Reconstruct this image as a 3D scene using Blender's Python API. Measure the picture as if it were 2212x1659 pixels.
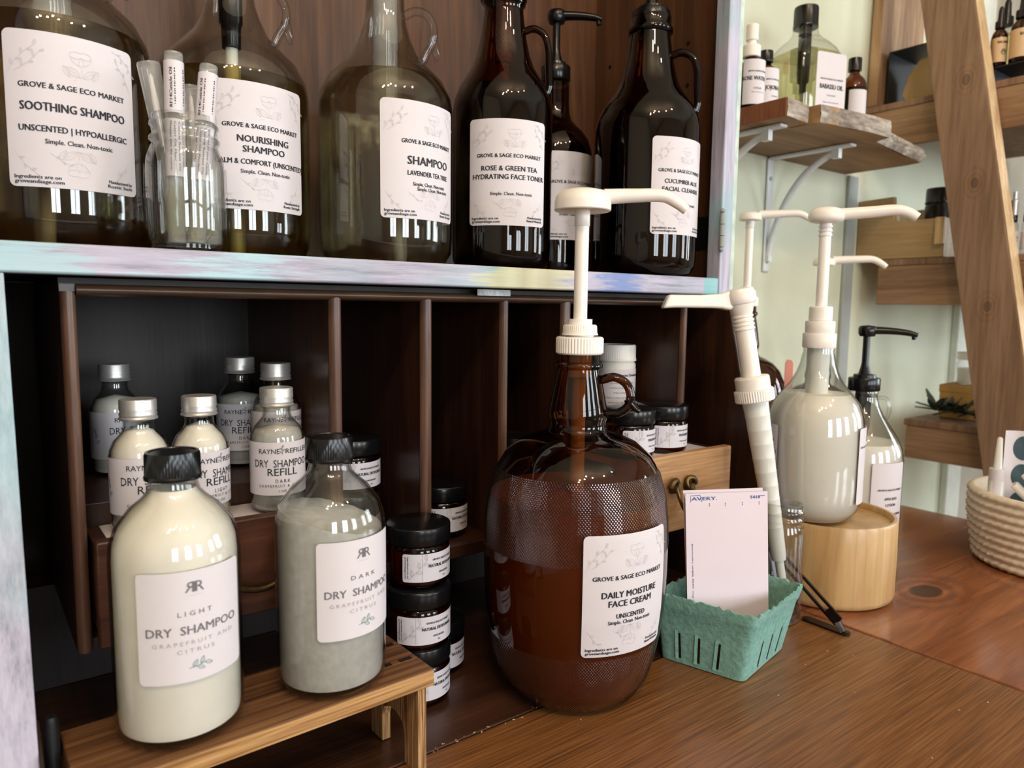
import bpy, bmesh, math, random
from mathutils import Vector, Matrix
random.seed(7)
for o in list(bpy.data.objects):
    bpy.data.objects.remove(o)
SC = bpy.context.scene
COL = SC.collection
PI = math.pi
def R_(d): return math.radians(d)

# ------------------------------------------------------------------ camera
def make_camera():
    yaw, pit, rol, f = 0.649357, 0.104907, 0.0123538, 1576.36
    fw = Vector((math.sin(yaw)*math.cos(pit), math.cos(yaw)*math.cos(pit), -math.sin(pit)))
    r = Vector((math.cos(yaw), -math.sin(yaw), 0)); u = r.cross(fw)
    r2 = r*math.cos(rol)+u*math.sin(rol); u2 = u*math.cos(rol)-r*math.sin(rol)
    cd = bpy.data.cameras.new('camera'); c = bpy.data.objects.new('camera', cd); COL.objects.link(c)
    m = Matrix((r2, u2, -fw)).transposed().to_4x4(); m.translation = Vector((0, 0, .32)); c.matrix_world = m
    cd.sensor_fit = 'HORIZONTAL'; cd.sensor_width = 36; cd.lens = 36*f/2212; cd.clip_start = .01; cd.clip_end = 60
    cd.dof.use_dof = True; cd.dof.focus_distance = .60; cd.dof.aperture_fstop = 9.0
    SC.camera = c
make_camera()
# ------------------------------------------------------------------ world, light, exposure
W = bpy.data.worlds.new('world'); SC.world = W; W.use_nodes = True
bg = W.node_tree.nodes['Background']; bg.inputs[0].default_value = (.62, .66, .72, 1); bg.inputs[1].default_value = .5
SC.view_settings.view_transform = 'Standard'; SC.view_settings.look = 'None'
SC.view_settings.gamma = 1; SC.view_settings.use_curve_mapping = False
SC.view_settings.exposure = 0.44
SC.cycles.max_bounces = 10; SC.cycles.transparent_max_bounces = 32; SC.cycles.transmission_bounces = 8
SC.cycles.diffuse_bounces = 3; SC.cycles.glossy_bounces = 4
SC.cycles.caustics_reflective = False; SC.cycles.caustics_refractive = False
SC.cycles.sample_clamp_indirect = 4.0
SC.cycles.use_denoising = True
def area(name, loc, rot, sx, sy, p, col):
    l = bpy.data.lights.new(name, 'AREA'); l.shape = 'RECTANGLE'; l.size = sx; l.size_y = sy; l.energy = p; l.color = col
    o = bpy.data.objects.new(name, l); COL.objects.link(o); o.location = loc; o.rotation_euler = rot
    return o
DAY = (.84, .93, 1.0)
# daylight through the shop windows (front wall y=-3.0 and right wall x=3.6)
FRONT_WIN = [(-.75, .75), (.65, .75), (2.05, .75)]        # centre x, width
for cx, w in FRONT_WIN:
    area('daylight', (cx, -3.08, .72), (R_(90), 0, R_(180)), w, 1.35, 34, DAY)
RIGHT_WIN = [(-.9, .75), (-2.2, .75)]
for cy, w in RIGHT_WIN:
    area('daylight', (3.68, cy, .72), (R_(90), 0, R_(-90)), w, 1.35, 34, DAY)
for o in COL.objects:
    if o.type == 'LIGHT':   # aim each pane straight into the room
        tgt = Vector((o.location.x, 0, o.location.z)) if o.location.y < -3 else Vector((0, o.location.y, o.location.z))
        o.rotation_euler = (tgt-o.location).to_track_quat('-Z', 'Y').to_euler()
WARM = (1.0, .80, .58)
BULBS = [(-.55, -.75, 1.62), (-.40, -.62, 1.60), (-.22, -.70, 1.64), (-.05, -.55, 1.60), (.10, -.80, 1.66), (.55, -.95, 1.75), (.95, -.75, 1.72)]
for i, p in enumerate(BULBS):
    l = bpy.data.lights.new('bulb_light', 'POINT'); l.energy = 6.6; l.color = WARM; l.shadow_soft_size = .03
    o = bpy.data.objects.new('bulb_light', l); COL.objects.link(o); o.location = p

# ------------------------------------------------------------------ materials
def S(r, g, b):
    f = lambda c: (c/255/12.92) if c <= 10 else ((c/255+.055)/1.055)**2.4
    return (f(r), f(g), f(b), 1)
def newmat(n):
    m = bpy.data.materials.new(n); m.use_nodes = True; m.node_tree.nodes.clear(); return m, m.node_tree
def N(t, typ, **k):
    n = t.nodes.new(typ)
    for a, v in k.items():
        if a.startswith('i_'):
            s = n.inputs[int(a[2:])] if a[2:].isdigit() else n.inputs[a[2:].replace('_', ' ')]
            s.default_value = v
        else: setattr(n, a, v)
    return n
def LK(t, a, b): t.links.new(a, b)
def ramp(t, stops):
    n = t.nodes.new('ShaderNodeValToRGB'); e = n.color_ramp.elements
    e[0].position, e[0].color = stops[0]; e[1].position, e[1].color = stops[-1]
    for p, c in stops[1:-1]:
        x = e.new(p); x.color = c
    return n
def out(t, sh): o = t.nodes.new('ShaderNodeOutputMaterial'); LK(t, sh, o.inputs[0])
def pbr(n, col, rough=.5, metal=0, noise=.06, nscale=40, bump=0, spec=.5, coat=0, trans=0, ior=1.45, sub=0):
    m, t = newmat(n); p = N(t, 'ShaderNodeBsdfPrincipled', i_Roughness=rough, i_Metallic=metal, i_IOR=ior)
    p.inputs['Specular IOR Level'].default_value = spec; p.inputs['Coat Weight'].default_value = coat; p.inputs['Coat Roughness'].default_value = .12
    p.inputs['Transmission Weight'].default_value = trans
    if sub:
        p.inputs['Subsurface Weight'].default_value = sub; p.inputs['Subsurface Radius'].default_value = (.01, .008, .005); p.inputs['Subsurface Scale'].default_value = .5
    tc = N(t, 'ShaderNodeTexCoord'); nz = N(t, 'ShaderNodeTexNoise', i_Scale=nscale, i_Detail=5.0); LK(t, tc.outputs['Object'], nz.inputs['Vector'])
    k = lambda s: tuple(min(1, c*s) for c in col[:3])+(1,)
    rp = ramp(t, [(.3, k(1-noise)), (.7, k(1+noise))]); LK(t, nz.outputs[0], rp.inputs[0]); LK(t, rp.outputs[0], p.inputs['Base Color'])
    if bump:
        b = N(t, 'ShaderNodeBump', i_Strength=bump, i_Distance=.001); LK(t, nz.outputs[0], b.inputs['Height']); LK(t, b.outputs[0], p.inputs['Normal'])
    out(t, p.outputs[0]); return m
def wood(n, dark, mid, light, axis=0, sc=9, stretch=14, rough=.45, bump=.25, coat=0, fine=.35, stripes=0, dist=1.2, spec=.4, rs=(.40, .62)):
    m, t = newmat(n); p = N(t, 'ShaderNodeBsdfPrincipled', i_Roughness=rough); p.inputs['Coat Weight'].default_value = coat
    p.inputs['Coat Roughness'].default_value = .18; p.inputs['Specular IOR Level'].default_value = spec
    tc = N(t, 'ShaderNodeTexCoord'); mp = N(t, 'ShaderNodeMapping'); LK(t, tc.outputs['Object'], mp.inputs[0])
    s = [sc*stretch/4]*3; s[axis] = sc/4; mp.inputs['Scale'].default_value = s
    n1 = N(t, 'ShaderNodeTexNoise', i_Scale=1.0, i_Detail=6.0, i_Roughness=.6, i_Distortion=dist); LK(t, mp.outputs[0], n1.inputs['Vector'])
    mp2 = N(t, 'ShaderNodeMapping'); LK(t, tc.outputs['Object'], mp2.inputs[0]); s2 = [sc*stretch*3]*3; s2[axis] = sc*1.5; mp2.inputs['Scale'].default_value = s2
    n2 = N(t, 'ShaderNodeTexNoise', i_Scale=1.0, i_Detail=3.0); LK(t, mp2.outputs[0], n2.inputs['Vector'])
    rp = ramp(t, [(rs[0], dark), (.5, mid), (rs[1], light)] if stripes else [(.28, dark), (.5, mid), (.74, light)])
    h = n1.outputs[0]
    if stripes:
        mp3 = N(t, 'ShaderNodeMapping'); LK(t, tc.outputs['Object'], mp3.inputs[0]); s3 = [stripes]*3; s3[axis] = stripes/40; mp3.inputs['Scale'].default_value = s3
        wv = N(t, 'ShaderNodeTexNoise', i_Scale=1.0, i_Detail=2.0, i_Distortion=.4); LK(t, mp3.outputs[0], wv.inputs['Vector'])
        mx0 = N(t, 'ShaderNodeMix', data_type='FLOAT', i_0=.75); LK(t, n1.outputs[0], mx0.inputs[2]); LK(t, wv.outputs[0], mx0.inputs[3]); h = mx0.outputs[0]
    LK(t, h, rp.inputs[0])
    mx = N(t, 'ShaderNodeMix', data_type='RGBA', blend_type='MULTIPLY', i_0=fine); LK(t, rp.outputs[0], mx.inputs[6])
    r2 = ramp(t, [(.35, (.35, .3, .28, 1)), (.6, (1, 1, 1, 1))]); LK(t, n2.outputs[0], r2.inputs[0]); LK(t, r2.outputs[0], mx.inputs[7])
    LK(t, mx.outputs[2], p.inputs['Base Color'])
    b = N(t, 'ShaderNodeBump', i_Strength=bump, i_Distance=.0006); LK(t, n2.outputs[0], b.inputs['Height']); LK(t, b.outputs[0], p.inputs['Normal'])
    out(t, p.outputs[0]); return m
def glass(n, tint, edge, rough=.0, ior=1.5, bump=None, gl=1.0, haze=0):
    """thin clear or coloured glass: see-through tint that deepens towards grazing angles, plus a mirror coat"""
    m, t = newmat(n); lw = N(t, 'ShaderNodeLayerWeight', i_Blend=.35); rp = ramp(t, [(.0, tint), (.55, tuple((a*2+b)/3 for a, b in zip(tint, edge))), (1.0, edge)])
    LK(t, lw.outputs['Facing'], rp.inputs[0]); tr = N(t, 'ShaderNodeBsdfTransparent'); LK(t, rp.outputs[0], tr.inputs[0])
    g = N(t, 'ShaderNodeBsdfGlossy', i_Roughness=rough); g.inputs[0].default_value = (gl, gl, gl, 1)
    lf = N(t, 'ShaderNodeLayerWeight', i_Blend=.5); f0 = ((ior-1)/(ior+1))**2   # Schlick, the same from both sides of the thin wall
    fac = _math(t, 'ADD', _math(t, 'MULTIPLY', _math(t, 'POWER', lf.outputs['Facing'], 4.5), .92), f0); mx = N(t, 'ShaderNodeMixShader'); LK(t, fac, mx.inputs[0]); LK(t, tr.outputs[0], mx.inputs[1]); LK(t, g.outputs[0], mx.inputs[2])
    if haze:   # frosted plastic scatters part of the light
        df = N(t, 'ShaderNodeBsdfDiffuse'); df.inputs[0].default_value = (.86, .85, .82, 1); hz = N(t, 'ShaderNodeMixShader', i_0=haze); LK(t, tr.outputs[0], hz.inputs[1]); LK(t, df.outputs[0], hz.inputs[2]); LK(t, hz.outputs[0], mx.inputs[1])
    if bump:
        z0, z1, sz, sa, st = bump
        tc = N(t, 'ShaderNodeTexCoord'); sx = N(t, 'ShaderNodeSeparateXYZ'); LK(t, tc.outputs['Object'], sx.inputs[0])
        M_ = lambda op, a, b=None: _math(t, op, a, b)
        ang = M_('ARCTAN2', sx.outputs[1], sx.outputs[0]); sa_ = M_('SINE', M_('MULTIPLY', ang, sa)); sz_ = M_('SINE', M_('MULTIPLY', sx.outputs[2], 2*PI/sz))
        v = M_('MULTIPLY', sa_, sz_)
        band = M_('MULTIPLY', M_('GREATER_THAN', sx.outputs[2], z0), M_('LESS_THAN', sx.outputs[2], z1))
        low = M_('LESS_THAN', sx.outputs[2], .055); band = M_('ADD', band, M_('MULTIPLY', low, .35))
        nz = N(t, 'ShaderNodeTexNoise', i_Scale=22.0); LK(t, tc.outputs['Object'], nz.inputs['Vector'])
        h = M_('ADD', M_('MULTIPLY', v, band), M_('MULTIPLY', nz.outputs[0], .5))
        b = N(t, 'ShaderNodeBump', i_Strength=st, i_Distance=.0011); LK(t, h, b.inputs['Height']); LK(t, b.outputs[0], g.inputs['Normal']); LK(t, b.outputs[0], lf.inputs['Normal'])
    out(t, mx.outputs[0]); return m
def _math(t, op, a, b=None):
    n = N(t, 'ShaderNodeMath', operation=op)
    for i, v in enumerate((a, b)):
        if v is None: continue
        if isinstance(v, (int, float)): n.inputs[i].default_value = v
        else: LK(t, v, n.inputs[i])
    return n.outputs[0]
def liquid(n, col, ior=1.33, k=.5):
    m, t = newmat(n); p = N(t, 'ShaderNodeBsdfPrincipled', i_Roughness=.0, i_IOR=ior); p.inputs['Base Color'].default_value = col
    p.inputs['Transmission Weight'].default_value = 1.0; p.inputs['Specular IOR Level'].default_value = .2
    tr = N(t, 'ShaderNodeBsdfTransparent'); tr.inputs[0].default_value = col
    mx = N(t, 'ShaderNodeMixShader', i_0=k); LK(t, tr.outputs[0], mx.inputs[1]); LK(t, p.outputs[0], mx.inputs[2])
    out(t, mx.outputs[0]); return m
def painted(n, vert=False):
    """brushed lavender paint with teal edges and yellow / blue patches"""
    m, t = newmat(n); p = N(t, 'ShaderNodeBsdfPrincipled', i_Roughness=.55)
    tc = N(t, 'ShaderNodeTexCoord'); mp = N(t, 'ShaderNodeMapping'); LK(t, tc.outputs['Object'], mp.inputs[0])
    mp.inputs['Scale'].default_value = (60, 60, 4) if vert else (4, 60, 60)
    br = N(t, 'ShaderNodeTexNoise', i_Scale=2.2, i_Detail=6.0, i_Roughness=.7); LK(t, mp.outputs[0], br.inputs['Vector'])
    big = N(t, 'ShaderNodeTexNoise', i_Scale=9.0, i_Detail=2.0); LK(t, tc.outputs['Object'], big.inputs['Vector'])
    base = ramp(t, [(.30, S(132, 130, 146)), (.48, S(178, 172, 190)), (.7, S(204, 196, 212))]); LK(t, br.outputs[0], base.inputs[0])
    teal = ramp(t, [(.3, S(134, 160, 172)), (.7, S(176, 198, 206))]); LK(t, br.outputs[0], teal.inputs[0])
    f1 = ramp(t, [(.52, (0, 0, 0, 1)), (.70, (1, 1, 1, 1))]); LK(t, big.outputs[0], f1.inputs[0])
    m1 = N(t, 'ShaderNodeMix', data_type='RGBA'); LK(t, f1.outputs[0], m1.inputs[0]); LK(t, base.outputs[0], m1.inputs[6]); LK(t, teal.outputs[0], m1.inputs[7])
    cur = m1.outputs[2]
    sx = N(t, 'ShaderNodeSeparateXYZ'); LK(t, tc.outputs['Object'], sx.inputs[0])
    if not vert:
        for x0, w, c, th in ((.405, .065, S(214, 206, 150), .50), (.525, .05, S(84, 122, 190), .52), (.665, .018, S(110, 190, 190), .35), (.16, .10, S(170, 215, 225), .56), (.03, .04, S(165, 205, 212), .46)):
            d = _math(t, 'ABSOLUTE', _math(t, 'SUBTRACT', sx.outputs[0], x0)); k = _math(t, 'SUBTRACT', 1.0, _math(t, 'DIVIDE', d, w)); k = _math(t, 'MAXIMUM', k, 0.0)
            k = _math(t, 'MULTIPLY', _math(t, 'SUBTRACT', _math(t, 'ADD', br.outputs[0], _math(t, 'MULTIPLY', k, .25)), th+.08), 7.0)
            gate = _math(t, 'LESS_THAN', d, w); k = _math(t, 'MULTIPLY', _math(t, 'MINIMUM', _math(t, 'MAXIMUM', k, 0.0), .72), gate)
            mm = N(t, 'ShaderNodeMix', data_type='RGBA'); LK(t, k, mm.inputs[0]); LK(t, cur, mm.inputs[6]); mm.inputs[7].default_value = c; cur = mm.outputs[2]
    LK(t, cur, p.inputs['Base Color'])
    b = N(t, 'ShaderNodeBump', i_Strength=.35, i_Distance=.0008); LK(t, br.outputs[0], b.inputs['Height']); LK(t, b.outputs[0], p.inputs['Normal'])
    out(t, p.outputs[0]); return m

M = {}
M['hutch_wood'] = wood('hutch_wood', S(60, 36, 21), S(92, 59, 36), S(116, 79, 50), axis=2, sc=10, stretch=10, rough=.42, coat=.15)
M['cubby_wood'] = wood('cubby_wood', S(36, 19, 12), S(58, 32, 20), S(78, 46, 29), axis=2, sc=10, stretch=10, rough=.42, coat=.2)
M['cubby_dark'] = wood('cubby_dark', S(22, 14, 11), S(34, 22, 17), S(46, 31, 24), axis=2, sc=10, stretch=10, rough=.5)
M['trim_wood'] = wood('trim_wood', S(66, 42, 31), S(100, 70, 54), S(126, 92, 74), axis=2, sc=14, stretch=12, rough=.4, coat=.2)
M['moulding_wood'] = wood('moulding_wood', S(60, 42, 30), S(92, 66, 48), S(116, 88, 66), axis=0, sc=14, stretch=12, rough=.4, coat=.2)
M['lid_wood'] = wood('lid_wood', S(98, 60, 32), S(130, 84, 45), S(152, 104, 62), axis=0, sc=8, stretch=26, rough=.36, coat=.25, fine=.55, stripes=520, rs=(.30, .74))
M['floor_wood'] = wood('floor_wood', S(50, 28, 18), S(72, 42, 26), S(90, 56, 36), axis=0, sc=8, stretch=20, rough=.4, coat=.2)
M['table_wood'] = wood('table_wood', S(112, 60, 34), S(146, 86, 50), S(176, 116, 72), axis=0, sc=7, stretch=9, rough=.22, coat=.5, fine=.3, dist=2.2)
def add_knot(m, kx, ky, ax, ay, i=0, j=1, k=.2, w=1.0):
    t = m.node_tree; pr = [n for n in t.nodes if n.type == 'BSDF_PRINCIPLED'][0]; src = pr.inputs['Base Color'].links[0].from_socket
    tc = N(t, 'ShaderNodeTexCoord'); sx = N(t, 'ShaderNodeSeparateXYZ'); LK(t, tc.outputs['Object'], sx.inputs[0])
    dx = _math(t, 'DIVIDE', _math(t, 'SUBTRACT', sx.outputs[i], kx), ax); dy = _math(t, 'DIVIDE', _math(t, 'SUBTRACT', sx.outputs[j], ky), ay)
    nz = N(t, 'ShaderNodeTexNoise', i_Scale=30.0); LK(t, tc.outputs['Object'], nz.inputs['Vector'])
    d = _math(t, 'ADD', _math(t, 'SQRT', _math(t, 'ADD', _math(t, 'MULTIPLY', dx, dx), _math(t, 'MULTIPLY', dy, dy))), _math(t, 'MULTIPLY', nz.outputs[0], .25))
    rp = ramp(t, [(0, (.35, .30, .28, 1)), (.16, (.30, .26, .25, 1)), (.24, (.22, .17, .15, 1)), (.30, (1.15, 1.05, .9, 1)), (.42, (.7, .62, .55, 1)), (.52, (1.1, 1.05, .95, 1)), (.66, (.82, .76, .7, 1)), (.8, (1.05, 1, 1, 1)), (1, (1, 1, 1, 1))]); LK(t, _math(t, 'MULTIPLY', d, k), rp.inputs[0])
    mx = N(t, 'ShaderNodeMix', data_type='RGBA', blend_type='MULTIPLY', i_0=w); LK(t, src, mx.inputs[6]); LK(t, rp.outputs[0], mx.inputs[7]); LK(t, mx.outputs[2], pr.inputs['Base Color'])
add_knot(M['table_wood'], 0.1662, 0.7070, .019, .0125)
M['drawer_wood'] = wood('drawer_wood', S(138, 98, 62), S(176, 132, 88), S(196, 152, 106), axis=0, sc=12, stretch=14, rough=.45)
M['drawer_dark'] = wood('drawer_dark', S(52, 28, 18), S(80, 46, 30), S(100, 60, 40), axis=0, sc=12, stretch=14, rough=.42, coat=.15)
M['riser_wood'] = wood('riser_wood', S(72, 45, 27), S(114, 77, 48), S(148, 108, 72), axis=0, sc=6, stretch=10, rough=.5, stripes=190, fine=.5, dist=.6, rs=(.36, .68))
M['riser_edge'] = wood('riser_edge', S(140, 98, 54), S(178, 132, 80), S(200, 158, 104), axis=0, sc=10, stretch=20, rough=.5, stripes=500)
M['riser_side'] = wood('riser_side', S(96, 58, 34), S(160, 118, 76), S(196, 156, 108), axis=2, sc=10, stretch=16, rough=.5, stripes=900)
M['bamboo'] = wood('bamboo', S(170, 130, 82), S(200, 162, 110), S(214, 180, 130), axis=2, sc=7, stretch=9, rough=.35, coat=.2, fine=.2)
M['ladder_wood'] = wood('ladder_wood', S(110, 82, 62), S(142, 110, 86), S(166, 134, 108), axis=2, sc=7, stretch=9, rough=.6, bump=.5, fine=.4)
M['ladder_edge'] = wood('ladder_edge', S(196, 156, 110), S(222, 188, 142), S(236, 208, 168), axis=2, sc=8, stretch=12, rough=.6)  # paler wood: window light put into the rail side's colour; also the crate batten
M['box_wood'] = wood('box_wood', S(116, 86, 62), S(154, 120, 90), S(178, 144, 112), axis=1, sc=7, stretch=9, rough=.6, bump=.4, fine=.35)
M['crate_wood'] = wood('crate_wood', S(148, 118, 80), S(176, 146, 104), S(192, 164, 122), axis=1, sc=7, stretch=9, rough=.5, fine=.2)
M['slab_wood'] = wood('slab_wood', S(116, 84, 56), S(160, 122, 82), S(188, 152, 108), axis=0, sc=5, stretch=5, rough=.6, fine=.3, dist=2.5)
M['slab_end'] = wood('slab_end', S(104, 58, 36), S(140, 84, 54), S(158, 100, 66), axis=2, sc=9, stretch=8, rough=.6)
M['bark'] = wood('bark', S(110, 96, 82), S(172, 160, 146), S(206, 198, 186), axis=0, sc=26, stretch=3, rough=.85, bump=1.0, fine=.6, dist=3)
M['plank_wood'] = wood('plank_wood', S(116, 84, 58), S(164, 128, 94), S(204, 172, 132), axis=2, sc=5, stretch=7, rough=.6, dist=3)
add_knot(M['ladder_wood'], 0.5527, 0.7064, .0050, .0075, 1, 2, .2, .55)
add_knot(M['ladder_wood'], 0.5279, 0.5352, .0050, .0075, 1, 2, .2, .55)
add_knot(M['ladder_wood'], 0.4939, 0.3308, .0050, .0075, 1, 2, .2, .55)
M['paint'] = painted('brushed_paint'); M['paint_vert'] = painted('brushed_paint_upright', True)
M['paint_teal'] = pbr('teal_yellow_paint', S(196, 210, 196), .7, noise=.22, nscale=60, bump=.4)
M['wall'] = pbr('sage_plaster', S(214, 216, 192), .75, noise=.09, nscale=5, bump=.15)
M['room'] = pbr('room_plaster', S(176, 168, 152), .85, noise=.03)
M['floorboards'] = wood('floorboards', S(92, 66, 44), S(126, 92, 62), S(146, 112, 80), axis=0, sc=2, stretch=9)
M['white_trim'] = pbr('white_trim', S(226, 226, 212), .5)
M['plain_gray'] = pbr('plain_gray', S(160, 164, 160), .6)
M['white_plastic'] = pbr('white_plastic', S(250, 240, 230), .28, noise=.02, sub=.15)
M['trans_plastic'] = pbr('frosted_plastic', S(222, 220, 212), .3, noise=.03, sub=.2)
M['black_plastic'] = pbr('black_plastic', S(16, 16, 18), .22, noise=.1)
M['black_metal'] = pbr('black_metal', S(30, 30, 32), .45, metal=.3)
M['bronze'] = pbr('old_bronze', S(104, 84, 54), .38, metal=.9, noise=.25, nscale=120)
M['stay_metal'] = pbr('stay_metal', S(52, 44, 40), .4, metal=.8)
M['aluminium'] = pbr('brushed_aluminium', S(206, 202, 198), .38, metal=.7)
M['tape'] = pbr('silver_tape', S(150, 150, 152), .35, metal=.5, noise=.25, nscale=400)
M['white_metal'] = pbr('white_enamel', S(214, 216, 216), .35)
M['label'] = pbr('label_paper', S(218, 210, 213), .5, noise=.01)
M['label_jar'] = pbr('jar_label_paper', S(214, 209, 216), .5, noise=.01)
M['kraft'] = pbr('kraft_paper', S(190, 156, 110), .7, noise=.06, nscale=30)
M['tan_label'] = pbr('tan_label', S(214, 180, 140), .6)
M['sheet'] = pbr('sheet_paper', S(222, 207, 214), .6, noise=.01)
M['ink'] = pbr('ink', S(30, 30, 36), .6)
M['ink_soft'] = pbr('soft_ink', S(110, 104, 106), .6)
M['ink_pale'] = pbr('pale_ink', S(176, 168, 164), .6)
M['ink_blue'] = pbr('blue_ink', S(60, 84, 150), .6)
M['ink_green'] = pbr('green_ink', S(112, 150, 138), .6)
M['art'] = pbr('line_art_ink', S(204, 199, 199), .6)
M['dot_dark'] = pbr('slate_sticker', S(62, 82, 90), .5)
M['magenta'] = pbr('magenta_print', S(132, 44, 84), .5)
M['glass_clear'] = glass('clear_glass', (.98, .985, .98, 1), (.47, .47, .45, 1))
M['glass_jug'] = glass('jug_glass', (.97, .975, .96, 1), (.40, .41, .37, 1))
M['glass_amber'] = glass('amber_glass', (.36, .17, .05, 1), (.04, .014, .004, 1), rough=.03, bump=(.128, .190, .0029, 190, .8))
M['glass_dark'] = glass('dark_amber_glass', (.30, .12, .04, 1), (.02, .008, .003, 1))
M['glass_jar'] = glass('amber_jar_glass', (.42, .17, .04, 1), (.05, .018, .005, 1))
M['plastic_clear'] = glass('clear_plastic', (.96, .96, .95, 1), (.8, .8, .8, 1), rough=.08, haze=.22)
M['liq_olive'] = liquid('olive_liquid', (.77, .63, .24, 1))
M['liq_olive2'] = liquid('amber_olive_liquid', (.64, .50, .30, 1))
M['liq_pale'] = liquid('pale_olive_liquid', (.83, .76, .60, 1))
M['liq_oil'] = liquid('pale_oil', (.93, .90, .62, 1))
M['liq_dark'] = pbr('dark_liquid', S(20, 12, 8), .3)
M['amber_cream'] = pbr('cream_in_amber', S(196, 164, 124), .6, noise=.02)
M['cream'] = pbr('white_lotion', S(242, 234, 222), .45, noise=.01, sub=.2)
M['powder_light'] = pbr('ivory_powder', S(250, 241, 226), .9, noise=.03, nscale=60, bump=.3)
M['powder_dark'] = pbr('grey_powder', S(190, 186, 178), .9, noise=.09, nscale=160, bump=.5)
M['jar_fill'] = pbr('deodorant_fill', S(120, 70, 34), .7)
M['basket'] = pbr('green_pulp', S(120, 164, 152), .95, noise=.16, nscale=220, bump=1.0)
M['rope'] = pbr('cotton_rope', S(234, 218, 196), .9, noise=.06, nscale=120, bump=.4)
M['leaf'] = pbr('leaf_green', S(66, 78, 66), .5, noise=.2)
M['yellow'] = pbr('mustard_card', S(196, 148, 76), .6)
M['red'] = pbr('coral_plastic', S(228, 146, 128), .5)
M['crumb'] = pbr('pale_crumb', S(190, 160, 130), .9)
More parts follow.
